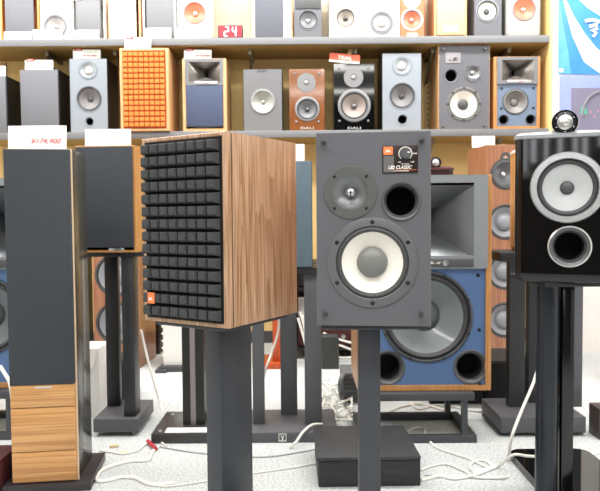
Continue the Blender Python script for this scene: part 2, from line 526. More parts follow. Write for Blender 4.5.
_p = at(221, 400, 1.66) - Vector((wc.x, wc.y, 0))
_ax, _ay = _p.x * xd.x + _p.y * xd.y, _p.x * yd.x + _p.y * yd.y
stand('dark steel stand with one broad post carrying the walnut speaker', (wc.x, wc.y), rzw, zst - .0045, .30, .34,
      [(_ax - .05, _ax, _ay, _ay + .135, BLUEBLACK)], .24, .27, BLUEBLACK)

# ---- the bare gray monitor in the middle
b0 = at(317, 326, 1.575); b1 = at(430, 326, 1.575); bt = at(373, 132, 1.575)
W2 = b1.x - b0.x; H2 = bt.z - (b0.z + b1.z) / 2
z2 = (b0.z + b1.z) / 2
g = thing('bookshelf_speaker', 'dark gray speaker with bare front, white woofer cone and dial badge', 'speaker', ((b0.x + b1.x) / 2, 1.575, z2), R(-6))
f, S = P(g, 318.5, 429.5, 132, 326, W2, H2)
cabinet(g, W2, H2, .315, WALNUT_EDGE, rim=.004, rec=.003)
cw = f(373, 262); ct = f(352, 191.5); cp = f(401, 200.5)
x = W2 / 2 - .0005
MB().plate([(-x, .0005), (x, .0005), (x, H2 - .0005), (-x, H2 - .0005)], [(cw[0], cw[1], .104), (ct[0], ct[1], .045), (cp[0], cp[1], .042)], -.0015).build('baffle', GRAYB, g)
e_ = MB(); 
e_.loft([[(-x, -.0015, .0005), (x, -.0015, .0005), (x, -.0015, H2 - .0005), (-x, -.0015, H2 - .0005)], [(-x - .0004, .003, 0), (x + .0004, .003, 0), (x + .0004, .003, H2), (-x - .0004, .003, H2)]]).build('baffle_edge', GRAYB, g)
wf = driver(g, cw[0], cw[1], .1095, fr=.80, co=.68, cap=.345, depth=.14, capd=.022, bolts=6, boltr=.0052, proud=.004, y=-.0015, a0=PI / 6, n=72,
       mats=(mat('woofer_frame', '#55565a', .45), RUBBER, WHITECONE, mat('gray_dust_cap', '#6d6e6b', .4)))
tweeter(g, ct[0], ct[1], .0648, y=-.0015, mats=(mat('tweeter_flange', '#4d4d4b', .45), DALU, ALU), flare=.66, dome=.21, depth=.30, bolts=4, plug=True, n=56)
port(g, cp[0], cp[1], .0475, y=-.0015, inner=.74, m=mat('port_gray', '#4b4c4e', .4))
for q in ((326, 141.5), (420.5, 141.5), (326.5, 314), (420, 314)):
    u = f(*q); peg(g, u[0], u[1], .0062, mat('peg_dark', '#3c3d40', .3, .3))
# badge plate
q0 = f(383, 173); q1 = f(417, 146)
bp = B(q0[0], q1[0], -.004, -.0015, q0[1], q1[1], r=.0006).build('badge_plate', mat('brushed_brown_plate', '#2c211f', .35, .4), g)
def pr(px0, px1, py0, py1, m, name, y=-.0044):
    a_ = f(px0, py1); b_ = f(px1, py0)
    return B(a_[0], b_[0], y - .0004, y + .0004, a_[1], b_[1]).build(name, m, bp)
ob = pr(384, 393, 147, 155, ORANGEP, 'orange_square')
u = f(388.5, 151.5); text(bp, 'JBL', .014, .007, (u[0], -.0052, u[1]), WHITEP, 'maker_lettering')
pr(384, 394, 156, 172.3, mat('steel_square', '#6d6b6c', .35, .6), 'steel_field')
u = f(400, 167.4); text(bp, 'L82 CLASSIC', .056, .0085, (u[0], -.0052, u[1]), WHITEP, 'model_lettering', shear=.25)
u = f(401, 171.0); text(bp, '2-WAY LOUDSPEAKER', .036, .0028, (u[0], -.0052, u[1]), WHITEP, 'small_lettering')
pr(386, 416, 169.9, 170.2, ORANGEP, 'orange_rule')
u = f(405, 154)
# dial scale arc and knob
arc = [(u[0] + .0155 * math.cos(R(a_)), -.0046, u[1] + .0155 * math.sin(R(a_))) for a_ in range(-50, 231, 10)]
MB().tube(arc, .0011, 5).build('dial_scale', WHITEP, bp)
kn = MB().lathe([(.0135, -.001), (.013, -.012), (.0115, -.0135), (1e-4, -.0135)], u[0], -.004, u[1], 28).build('level_knob', mat('knob_gray', '#515254', .35, .3), bp)
B(u[0] + .004, u[0] + .011, -.0182, -.0174, u[1] + .001, u[1] + .003).build('knob_pointer', WHITEP, kn)
for s_, px, py, ww in (('-dB', 399, 162.3, .009), ('+dB', 411.5, 162.3, .009), ('HF LEVEL', 405, 164.3, .02), ('-0dB', 413.7, 154, .012)):
    u2 = f(px, py); text(bp, s_, ww, .003, (u2[0], -.0052, u2[1]), WHITEP, 'dial_lettering')
B(-W2 / 2 + .01, W2 / 2 - .01, .003, .30, -.004, 0).build('base_pad', BLACK, g)
lc = at(372, 326, 1.60)
stand('single post stand carrying the dark gray speaker', (lc.x, 1.73), R(-1), z2 - .0045, .30, .34,
      [(-.027, .027, -.09, -.03, mat('stand_post_gray', '#33353a', .45))], .235, .27, BLUEBLACK)

# ------------------------------------------------------------ left tower
Yt = 2.25
a0 = floor_at(14, 489); b00 = floor_at(82, 485)
tw_ = .24; th_ = at(40, 149, Yt).z
t = thing('tower_speaker', 'tall slim tower speaker at far left, dark grille above three oak panels', 'tower speaker', ((at(5, 150, Yt).x + at(73.5, 150, Yt).x) / 2 - .002, Yt, 0), R(7))
tw_ = (at(73.5, 150, Yt).x - at(5, 150, Yt).x) * .94
TD = .23
B(-tw_ / 2 - .03, tw_ / 2 + .045, -.035, TD + .03, .0, .03, r=.003).build('plinth', mat('plinth_brown_black', '#2f2a2d', .4), t)
B(-tw_ / 2, tw_ / 2, 0, TD, .03, th_, r=.0015).build('cabinet', mat('olive_black_gloss', '#3b3a35', .22), t)
B(-tw_ / 2, tw_ / 2, -.006, -.0001, .03, th_).build('front_edge', EDGE, t)
zg = at(45, 383, Yt).z
B(-tw_ / 2 + .001, tw_ / 2 - .004, -.024, -.006, zg, th_ - .003, r=.002).build('grille', GRILLE, t)
zz = [.034, at(48, 449.5, Yt).z, at(48, 406, Yt).z, zg]
for i in range(3):
    o_ = B(-tw_ / 2 + .001, tw_ / 2 - .005, -.02, -.006, zz[i] + .0015, zz[i + 1] - .0015, r=.0015).build('oak_front_panel', OAKH, t)
B(-.028, .028, -.0215, -.0198, zg - .013, zg - .007).build('name_strip', ALU, t)
price_card(8, 66.5, 125.5, 148, Yt + .01, 'large white price card on the tall tower at far left', [('¥174,900', .16, .33, .52, .26, mat('pale_red_ink', '#d8797c', .6))], z=th_)

# ------------------------------------------------------------ speaker behind the left tower, on its stand
Yb = 2.78
zb = at(110, 252.5, Yb).z
t, w, h = sp(74, 135, 145.5, Yb, zb, 'light wood speaker with dark grille, behind the left tower', rz=R(-4))
cabinet(t, w, h, .27, CHERRY_L, rim=.01, rec=.0)
B(-w / 2 + .006, w / 2 - .008, -.014, -.0005, .022, h - .006, r=.004).build('grille', GRILLE, t)
B(w * .04, w * .3, -.004, -.001, .008, .02, r=.002).build('maker_plate', ALU, t)
price_card(85, 131, 129, 145.5, Yb + .01, 'white price card on the light wood speaker behind the left tower', [('¥ 98,000', .2, .55, .4, .16, mat('faint_ink', '#d9b9a8', .6))], z=zb + h)
cx = at(121, 420, Yb + .1).x
t = stand('black two post stand under the light wood speaker', (at(115, 430, Yb).x, Yb + .16), R(0), zb, .195, .30,
      [(at(107, 400, Yb + .2).x - at(115, 430, Yb).x, at(120, 400, Yb + .2).x - at(115, 430, Yb).x, .04, .08, BLACK),
       (at(121, 400, Yb).x - at(115, 430, Yb).x, at(133, 400, Yb).x - at(115, 430, Yb).x, -.12, -.03, MATTE)], .25, .26, BLACK, bm=STANDG, bth=.06, lift=.02, tth=.02)

# ------------------------------------------------------------ the big studio monitor and its twin
def big_monitor(label, cx_, Y, zb, zt, w):
    t = thing('studio_monitor', label, 'speaker', (cx_, Y, zb))
    h = zt - zb
    f, S = P(t, 358, 491, 175, 391, w, h)
    rim = .024
    cabinet(t, w, h, .36, CHERRY_L, rim=rim, rec=.01)
    zs = f(0, 268)[1]
    x = w / 2 - rim
    cw = f(427, 316.5); pr_ = f(471, 367.5); pl = f(388, 367.5)
    MB().plate([(-x, rim), (x, rim), (x, zs), (-x, zs)], [(cw[0], cw[1], 44 * S), (pr_[0], pr_[1], 15.5 * S), (pl[0], pl[1], 15.5 * S)], .008).build('baffle', BLUEB, t)
    driver(t, cw[0], cw[1], 46 * S, y=.008, fr=.93, co=.80, cap=.35, depth=.33, capd=.03, bolts=8, boltr=.006, proud=.012, n=72, a0=PI / 8,
           mats=(mat('cast_frame', '#4c4f55', .4, .3), RUBBER, BLUECONE, mat('blue_dust_cap', '#4d5557', .4)))
    port(t, pr_[0], pr_[1], 17.5 * S, y=.008, m=mat('port_gray', '#4b4c4e', .4))
    port(t, pl[0], pl[1], 17.5 * S, y=.008, m=mat('port_gray', '#4b4c4e', .4))
    for q in ((478, 275), (479.5, 330), (480, 385), (376, 275), (375, 330), (375, 385)):
        u = f(*q)
        MB().lathe([(.007, 0), (.007, -.006), (.005, -.009), (.003, -.006), (1e-4, -.006)], u[0], .008, u[1], 14).build('grille_socket', BLACK, t)
    # horn housing
    z1 = h - .001
    hx = 45.5 * S; hz0 = f(0, 255)[1]; hz1 = f(0, 183)[1]
    pn = panel_with_rect_hole(t, -x - .004, x + .004, zs, z1, cw[0] - hx, cw[0] + hx, hz0, hz1, .008, mat('horn_housing', '#7d8185', .38), 'horn_housing', .022)
    horn(t, cw[0], (hz0 + hz1) / 2 - .01, 2 * hx, hz1 - hz0, .24, y=-.014, m=mat('horn_gray', '#64676a', .25, .45), tw=.05, th=.2, pinch=.15, tx=.03, ex=1.7)
    B(cw[0] - 8 * S, cw[0] + 45 * S, -.02, -.014, f(0, 266)[1], f(0, 258)[1], r=.002).build('control_panel', DGRAY, t)
    u = f(444, 262.3)
    MB().lathe([(.013, 0), (.012, -.012), (1e-4, -.013)], u[0], -.02, u[1], 20).build('level_knob', ALU, t)
    u = f(430, 262); text(t, 'JBL', .03, .012, (u[0], -.0206, u[1]), WHITEP, 'maker_lettering')
    u = f(437.5, 262); text(t, 'HF', .016, .008, (u[0], -.0206, u[1]), WHITEP, 'dial_lettering')
    return t
YE = 2.72
e0 = at(358, 391, YE); e1 = at(491, 391, YE); zEt = at(425, 175, YE).z; zEb = (e0.z + e1.z) / 2
big_monitor('big blue fronted monitor with large horn, behind the dark gray speaker', (e0.x + e1.x) / 2, YE, zEb, zEt, e1.x - e0.x)
tx = at(8, 300, YE).x
big_monitor('big blue fronted monitor mostly hidden behind the tall left tower', tx - .28 + .12, YE + .1, zEb, at(3, 178, YE + .1).z, .5)

def low_rack(label, x0, x1, Y, z, dep=.34):
    t = thing('low_rack', label, 'speaker stand', ((x0 + x1) / 2, Y, 0))
    w = (x1 - x0) / 2; m = mat('rack_steel', '#3f4246', .45)
    B(-w + .01, w - .01, 0, dep, z - .032, z - .001, r=.002).build('top_plate', m, t)
    for sx in (-1, 1):
        for y in (0.0, dep - .03):
            xx = sx * (w - .05)
            B(xx - .012, xx + .012, y + .002, y + .026, .03, z - .03).build('leg', m, t)
    b = MB()
    b.box(-w, w, -.0, .03, 0, .032, r=.002); b.box(-w, w, dep - .03, dep, 0, .032, r=.002)
    b.box(-w, -w + .035, .03, dep - .03, 0, .032); b.box(w - .035, w, .03, dep - .03, 0, .032)
    b.build('base_frame', m, t)
    return t
YRk = floor_at(476, 443).y
low_rack('low black steel rack under the big blue monitor', at(360, 440, YRk).x, at(477, 440, YRk).x, YRk, zEb)
low_rack('low black steel rack at the far left behind the tower', at(8, 300, YE).x - .40, at(8, 300, YE).x + .02, YRk + .08, zEb)

# ------------------------------------------------------------ tall cherry towers (twins)
def cherry_tower(label, px0, px1, ytop, Y, yf, rz):
    a_ = at(px0, 364, Y); b_ = at(px1, 364, Y)
    w = b_.x - a_.x; h = at(px0, ytop, Y).z
    t = thing('tower_speaker', label, 'tower speaker', ((a_.x + b_.x) / 2, Y, 0), rz, 'tall cherry tower speakers at the back')
    cabinet(t, w, h, .34, CHERRY, rim=.012, rec=.002)
    zs = [at(508, y_, Y).z for y_ in (174, 222, 272, 320)]
    hs = [(0, zs[0], w * .37)] + [(0, z_, w * .43) for z_ in zs[1:]]
    x = w / 2 - .012
    MB().plate([(-x, .012), (x, .012), (x, h - .012), (-x, h - .012)], [(a, b, c * .9) for a, b, c in hs], .0015).build('baffle', CHERRY, t)
    tweeter(t, 0, h - .08, .035, y=.0)
    d0 = driver(t, 0, zs[0], w * .40, 'midrange_driver', y=.001, fr=.93, co=.70, cap=.22, depth=.4, mats=(DGRAY, mat('segmented_ring', '#3c3c3e', .5), GRAYPP, CHROME), capd=.02, n=40)
    rg = MB()
    for k in range(36):
        an = 2 * PI * k / 36; rr = w * .325
        M_ = Matrix.Translation((rr * math.cos(an), -.004, zs[0] + rr * math.sin(an))) @ Matrix.Rotation(-an, 4, 'Y')
        rg.box(-w * .03, w * .03, -.002, .002, -w * .017, w * .017, M=M_)
    rg.build('ring_segments', GRAYPP, d0)
    for z_ in zs[1:]:
        driver(t, 0, z_, w * .455, 'woofer', y=.001, fr=.90, co=.84, cap=.5, depth=.2, mats=(DGRAY, BLACK, mat('light_gray_cone', '#8d9097', .4), mat('light_gray_cone', '#8d9097', .4)), capd=.035, n=40)
    return t
cherry_tower('tall cherry tower speaker right of the big blue monitor', 485, 524, 145, 4.05, 364, R(5))
M0 = cherry_tower('tall cherry tower speaker behind the stand of the light wood speaker', 94, 141, 150, 4.10, 364, R(-4))
zF = at(487, 145, 4.05).z
price_card(472, 495, 136, 148.5, 4.2, 'white price card on the cherry tower right of the big blue monitor', [], z=zF, group=None)

# ------------------------------------------------------------ rounded monitors with tweeter pods
def nautilus(label, cx_, Y, zb, w, h, d, body, rz=0, topm=SILVERT, detail=True):
    t = thing('pod_speaker', label, 'speaker', (cx_, Y, zb), rz)
    def ring(ins, z):
        pts = []
        r = .022; W_ = w / 2 - ins
        for k in range(7):
            an = PI + PI / 2 * k / 6
            pts.append((-W_ + r + r * math.cos(an), ins * .3 + r + r * math.sin(an), z))
        for k in range(7):
            an = -PI / 2 + PI / 2 * k / 6
            pts.append((W_ - r + r * math.cos(an), ins * .3 + r + r * math.sin(an), z))
        for k in range(1, 24):
            an = PI * k / 24
            pts.append((W_ * math.cos(an) ** 1 if True else 0, .022 + (d - ins - .022) * math.sin(an) ** .8, z))
        return pts
    c = MB().loft([ring(.02, 0), ring(.012, .0015), ring(.005, .007), ring(.001, .016), ring(0, .03), ring(0, h * .45), ring(0, h - .024)], True, True)
    f, S = P(t, 515, 601, 130, 283, w, h)
    dl = [f_ for f_ in c.bm.faces if all(v.co.y < .0005 for v in f_.verts) and min(v.co.z for v in f_.verts) > .02]
    bmesh.ops.delete(c.bm, geom=dl, context='FACES')
    cb = c.build('cabinet', body, t, ang=30)
    xw = w / 2 - .022
    MB().plate([(-xw, .03), (xw, .03), (xw, h - .024), (-xw, h - .024)], [(*f(564, 187.5), 28.5 * S), (*f(566.5, 246.5), 15 * S)], 0).build('baffle', body, t)
    # silver-gray top plate
    def tr(o_, z): return [(x * o_, .03 * (1 - o_) * 3 + y * 1.0 * (1 if o_ >= 1 else o_) - (.004 if o_ > 1 else 0), z) for x, y, _ in ring(0, 0)]
    MB().loft([tr(1.0, h - .024), tr(1.03, h - .022), tr(1.03, h - .012), tr(.92, h - .004), tr(.6, h + .001)], True, True).build('top_plate', topm, t, ang=60)
    cw = f(564, 187.5); cp = f(566.5, 246.5)
    cy = -.001
    driver(t, cw[0], cw[1], 35 * S, y=cy, fr=.80, co=.66, cap=.19, depth=.10, capd=.012, proud=.012, n=72,
           mats=(mat('satin_ring', '#c2c4c6', .28, .7), mat('woofer_roll', '#3a3b3d', .5), mat('silver_cone', '#b2b6b8', .5, .2), DGRAY))
    pp = MB().lathe([(20.5 * S, .001), (20.5 * S, -.004), (19 * S, -.008), (18.6 * S, -.006)], cp[0], cy, cp[1], 48).build('port', ALU, t)
    MB().lathe([(18.6 * S, -.006), (16.5 * S, -.003), (14.8 * S, .003), (13.8 * S, .012)], cp[0], cy, cp[1], 48).build('port_flare', mat('port_flare_gray', '#55585b', .35, .3), pp)
    MB().lathe([(13.8 * S, .012), (13.4 * S, .12), (1e-4, .12)], cp[0], cy, cp[1], 48).build('port_tube', HOLE, pp)
    # tweeter pod
    px_ = .010
    r = 12.2 * S; zc = h - .003 + r * .68
    pd = MB()
    prof = [(r * .55, -.002), (r * .86, -.0), (r, .006), (r * 1.0, .016), (r * .96, .04), (r * .8, .08), (r * .55, .13), (r * .28, .18), (.002, .21)]
    pd.lathe(prof, px_, .0, zc, 36).build('tweeter_pod', mat('pod_black', '#1c1d1f', .2, .3), t)
    pc = [o for o in t.children if o.name.startswith('tweeter_pod')][-1]
    MB().lathe([(r * 1.0, -.001), (r * 1.03, .003), (r * 1.0, .009)], px_, .0, zc, 36).build('pod_ring', CHROME, pc)
    MB().lathe([(r * .60, -.002), (r * .40, -.004), (r * .36, -.008), (r * .2, -.013), (1e-4, -.014)], px_, 0, zc, 28).build('tweeter_dome', ALU, pc)
    for k in range(6):
        an = PI / 6 + k * PI / 3
        MB().lathe([(r * .06, -.001), (r * .05, -.003), (1e-4, -.003)], px_ + r * .74 * math.cos(an), 0, zc + r * .74 * math.sin(an), 10).build('pod_screw', ALU, pc)
    B(px_ - .012, px_ + .012, .02, .09, h - .002, h + .012, r=.003).build('pod_mount', BLACK, t)
    return t
YH = 1.95
h0 = at(515, 283, YH); h1 = at(601.5, 283, YH); hT = at(558, 130, YH)
zH = h0.z
nautilus('black gloss speaker with silver woofer ring and round tweeter pod on top', (h0.x + h1.x) / 2 + .005, YH, zH, h1.x - h0.x, hT.z - zH, .36, PIANO, R(-18))
# stand of the black gloss speaker
pc_ = at(547, 400, 2.10)
t = thing('speaker_stand', 'gloss black stand with round and flat posts under the black speaker', 'speaker stand', (at(549, 455, 2.2).x, 2.2, 0))
lx = at(549, 455, 2.2).x
def gb():
    pts = []
    x0 = at(507, 451, 2.53).x - lx; x1 = at(586, 455, 2.53).x - lx
    y0, y1, r = -.30, .33, .05
    for cx_, cy_, a_ in ((x1 - r, y1 - r, 0), (x0 + r, y1 - r, 90), (x0 + r, y0 + r, 180), (x1 - r, y0 + r, 270)):
        for k in range(7):
            an = R(a_ + 15 * k); pts.append((cx_ + r * math.cos(an), cy_ + r * math.sin(an)))
    return pts
q = gb()
MB().loft([[(x, y, 0) for x, y in q], [(x, y, .026) for x, y in q], [(x * .985, y * .99, .03) for x, y in q]], True, True).build('base_plate', PIANO, t)
def px2(px, Y): return at(px, 400, Y).x - lx
r_ = (px2(557.5, 2.05) - px2(536, 2.05)) / 2
MB().lathe([(1e-4, .029), (r_, .029), (r_, zH - .014), (1e-4, zH - .014)], (px2(557.5, 2.05) + px2(536, 2.05)) / 2, -.15 + 0, 0, 32, 'Z').build('round_post', mat('satin_blue_black', '#23272d', .25, .4), t)
B(px2(562, 2.03), px2(574, 2.03), -.17, -.08, .029, zH - .014, r=.003).build('post', mat('gloss_black_post', '#08090a', .15), t)
B(px2(555, 2.16), px2(564, 2.16), -.04, .06, .029, zH - .014).build('post', mat('bronze_black_post', '#2a2622', .3, .3), t)
B(-.13 + .02, .13 + .02, -.24, .09, zH - .0145, zH - .0005, r=.002).build('top_plate', BLACK, t)

# wooden twin behind it
YG = 2.85
gx0 = at(508, 200, YG).x; zG = at(510, 252, YG).z
nautilus('honey wood speaker hidden behind the black gloss speaker', gx0 + .205, YG, zG, .30, at(510, 146, YG).z - zG, .34, CHERRY_L, 0, WHITE)
t = thing('speaker_stand', 'black four post stand behind the gloss stand at right', 'speaker stand', (at(545, 430, YG).x, YG, 0))
lx = at(545, 430, YG).x
sh = floor_at(545, 437).y - YG
x0_, x1_ = at(501, 430, YG + sh).x - lx, at(586, 430, YG + sh).x - lx
B(x0_, x1_, sh, sh + .30, .018, .085, r=.003).build('base_plate', STANDG, t)
B(x0_ - .005, x1_ + .005, sh + .02, sh + .28, .010, .018).build('spike_plate', MATTE, t)
for (pa, pb, y_, m_) in ((509.5, 525, .05, MATTE), (529, 537, .12, MATTE), (573, 582.5, .05, STANDG), (538, 545, .2, MATTE)):
    B(at(pa, 350, YG + y_).x - lx, at(pb, 350, YG + y_).x - lx, y_, y_ + .05, .084, zG - .012).build('post', m_, t)
B(at(500, 260, YG).x - lx, at(592, 260, YG).x - lx, .0, .25, zG - .042, zG - .001, r=.004).build('top_plate', BLACK, t)
for sx in (x0_ + .03, x1_ - .03):
    for y_ in (sh + .04, sh + .25):
        MB().lathe([(1e-4, 0), (.002, 0), (.01, .01), (1e-4, .01)], sx, y_, 0, 12, 'Z').build('spike_foot', ALU, t)

# far pod speaker peeping over the big monitor
YP = 3.85
zP = at(432, 255, YP).z; hp = at(432, 166, YP).z - zP
sc_ = (at(456, 172, YP).x - at(416, 172, YP).x)
nautilus('small dark pod speaker peeping out over the big blue monitor', at(434, 160, YP).x, YP, zP, sc_, hp, .3, mat('dark_brown_gloss', '#2b1712', .2), 0, MAROON)
stand('black stand of the dark pod speaker behind the big monitor', (at(434, 200, YP).x, YP + .15), 0, zP, .28, .28, [(-.04, .04, -.05, .05)], .2, .2, BLACK)

# ------------------------------------------------------------ stand pair behind the walnut monitor
YK = 2.70
def sx_(px, Y, py=420): return at(px, py, Y).x
k0, k1 = sx_(151, YK, 440), sx_(237, YK, 440)
cK = ((k0 + k1) / 2, YK + .16)
tK = thing('speaker_stand', 'low glossy stand with striped centre post behind the walnut speaker stand', 'speaker stand', (cK[0], cK[1], 0))
B(k0 - cK[0], k1 - cK[0], -.16, .16, .0, .042, r=.003).build('base_plate', mat('gloss_gray_plate', '#3a3a3c', .3), tK)
zK = at(200, 322, YK).z
for pa, pb, m_, dy in ((183, 190.5, BLACK, 0), (196, 204.5, BLACK, 0), (190.5, 196, mat('light_taupe_strip', '#8f878a', .35, .3), .006)):
    B(sx_(pa, YK + .12) - cK[0], sx_(pb, YK + .12) - cK[0], -.04 + dy, .03, .041, .85).build('post', m_, tK)
B(-.14, .14, -.13, .13, .85, .862).build('top_plate', BLACK, tK)
for i_, (fx, fy) in enumerate(((k0 + .03, -.12), (k0 + .04, .11))):
    MB().lathe([(1e-4, 0.003), (.008, .003), (.009, 0)], fx - cK[0], fy, .042, 12, 'Z').build('spike_cap', ALU, tK)
l0, l1 = k1 + .004, sx_(338, YK, 440)
cL = ((l0 + l1) / 2, YK + .16)
tL = thing('speaker_stand', 'gray steel stand with white emblem on the base edge', 'speaker stand', (cL[0], cL[1], 0))
B(l0 - cL[0], l1 - cL[0], -.16, .17, .0, .045, r=.003).build('base_plate', STANDG, tL)
zJ = at(300, 268, YK + .05).z
for pa, pb, y_, m_ in ((253, 264.5, -.05, STANDG), (305, 322, -.06, STANDG), (281, 297.5, .08, STANDG)):
    B(sx_(pa, YK + .16 + y_) - cL[0], sx_(pb, YK + .16 + y_) - cL[0], y_, y_ + .045, .044, zJ - .02, r=.002).build('post', m_, tL)
B(sx_(250, YK + .1, 265) - cL[0], sx_(323, YK + .1, 265) - cL[0], -.1, .15, zJ - .022, zJ - .001).build('top_plate', BLACK, tL)
lp = at(282.5, 437.5, YK)
em = B(-.017, .017, -.0015, 0, -.017, .017).build('emblem', mat('emblem_white', '#c9c9c4', .5), tL, loc=(lp.x - cL[0], -.1602, .0235))
B(-.013, .013, -.0022, -.0014, -.010, .012).build('emblem_field', DGRAY, em)
MB().loft([[(-.008, -.0028, .009), (-.004, -.0028, .009), (.0, -.0028, .001), (.004, -.0028, .009), (.008, -.0028, .009), (.002, -.0028, -.004), (.004, -.0028, -.010), (-.004, -.0028, -.010), (-.002, -.0028, -.004)],
           [(-.008, -.002, .009), (-.004, -.002, .009), (.0, -.002, .001), (.004, -.002, .009), (.008, -.002, .009), (.002, -.002, -.004), (.004, -.002, -.010), (-.004, -.002, -.010), (-.002, -.002, -.004)]], True).build('emblem_mark', WHITEP, em)
# speaker on that stand
YJ = YK + .06
t, w, h = sp(252, 312, 161, YJ, zJ, 'blue gray cloth fronted speaker just right of the walnut speaker')
cabinet(t, w, h, .24, mat('charcoal_vinyl', '#33363a', .5), rim=.008, rec=0)
B(-w / 2 + .003, w / 2 - .003, -.014, -.0005, .004, h - .004, r=.004).build('grille', GRILLEBG, t)
price_card(283, 304.5, 144, 161, YJ + .02, 'blank white price card on the blue gray speaker', [], z=zJ + h, group=None)
# card lying on the glossy stand
pa = at(190, 430, YK + .06)
t = thing('price_card', 'white price card lying on the glossy stand base', 'price card', (pa.x, YK + .16, .0425))
B(-.10, .09, -.145, -.085, 0, .0015).build('card_sheet', CARD, t)
o_ = text(t, '¥ 64,800', .07, .018, (-.01, -.115, .0019), RED, 'price_lettering'); o_.rotation_euler.x = R(-90)

# ------------------------------------------------------------ black box on the floor in the middle
q0 = floor_at(318.5, 487); q1 = floor_at(421, 487)
YX = q0.y; w = q1.x - q0.x
zt = at(370, 457, YX).z
t = thing('storage_box', 'flat black wooden box on the floor behind the single post', 'box', ((q0.x + q1.x) / 2, YX, 0), R(1))
bmw = wood('black_ash', '#2e3032', '#1e1f21', 'X', 1.2, .55)
B(-w / 2, w / 2, 0, .33, 0, zt - .012, r=.002).build('box_body', bmw, t)
B(-w / 2 - .006, w / 2 - .0, -.008, .335, zt - .009, zt + .003, r=.002).build('lid', mat('black_ash_lid', '#35373a', .5, noise=.12, nscale=30), t)

# ------------------------------------------------------------ things far back on the floor
def cab_box(name, label, cat, px0, px1, ytop, ybot, dep, m, group=None, Y=None, front=None, sock=0):
    a_ = floor_at(px0, ybot); b_ = floor_at(px1, ybot)
    Yq = Y or (a_.y + b_.y) / 2
    x0 = at(px0, ybot, Yq).x; x1 = at(px1, ybot, Yq).x
    z = at((px0 + px1) / 2, ytop, Yq).z
    t = thing(name, label, cat, ((x0 + x1) / 2, Yq, 0), 0, group)
    w = (x1 - x0) / 2
    B(-w, w, 0, dep, 0, z, r=.003).build('cabinet', m, t)
    if front: B(-w + .008, w - .008, -.012, -.0005, .012, z - .008, r=.003).build('grille', front, t)
    return t, w, z
cab_box('subwoofer', 'black floor cabinet under the right edge of the big blue monitor', 'subwoofer', 430, 484, 361, 404, .32, BLACK, 'black floor cabinets', front=mat('black_cloth', '#17181a', .85))
cab_box('subwoofer', 'black floor cabinet in front of the right cherry tower', 'subwoofer', 485, 534, 361, 404, .32, BLACK, 'black floor cabinets', front=mat('black_cloth', '#17181a', .85))
cab_box('subwoofer', 'black floor cabinet behind the two post stand at left', 'subwoofer', 104, 128, 362, 404, .25, BLACK, front=mat('black_cloth', '#17181a', .85))
t, w, z = cab_box('carton', 'white carton between the left tower and the two post stand', 'box', 66, 100, 349, 417, .2, WHITE)
MB().loft([[(-w, -.001, z), (w, -.001, z), (w, .1, z + .001), (-w, .1, z + .001)], [(-w, -.012, z - .09), (w * .7, -.012, z - .09), (w * .7, -.011, z - .09), (-w, -.011, z - .09)]]).build('flap', WHITE, t)
# white tower with dark foot
Yw = floor_at(180, 371).y
x0 = at(163, 350, Yw).x; x1 = at(206, 350, Yw).x
t = thing('tower_speaker', 'white tower speaker on a black foot, behind the walnut speaker', 'tower speaker', ((x0 + x1) / 2, Yw, 0))
w = (x1 - x0) / 2
B(-w - .02, w + .03, -.03, .3, 0, .035, r=.003).build('foot', DGRAY, t)
B(-w - .04, -w + .03, -.06, .03, 0, .02, r=.003).build('outrigger', DGRAY, t)
B(-w, w, 0, .28, .035, 1.0, r=.006).build('cabinet', WHITE, t)
for k in range(12):
    MB().lathe([(.008, 0), (.007, -.004), (1e-4, -.005)], -w + .0, -.001, .1 + k * .045, 10).build('edge_stud', WHITEP, t)
# dark cabinet right of the cherry tower
cab_box('tower_speaker', 'dark brown tower speaker between cherry and white towers', 'tower speaker', 148, 160, 200, 366, .3, mat('dark_brown_vinyl', '#2a1a14', .4), Y=4.5)
# black amplifier column left of the cherry tower
cab_box('tower_speaker', 'black tower speaker left of the left cherry tower', 'tower speaker', 58, 82, 240, 362, .25, BLACK, Y=4.25)
# red wooden pedestal
Yn = floor_at(275, 367).y
t = thing('pedestal', 'red brown wooden pedestal seen below the walnut speaker', 'pedestal', (at(276, 366, Yn).x, Yn, 0))
rw = wood('red_wood', '#c4562a', '#9c3d1b', 'Z', 1.3, .35)
B(-.09, .1, -.06, .22, 0, .035, r=.003).build('base', rw, t)
B(-.02, .06, .0, .14, .035, .62, r=.003).build('column', rw, t)
B(-.09, .1, -.03, .2, .62, .645, r=.003).build('top', rw, t)
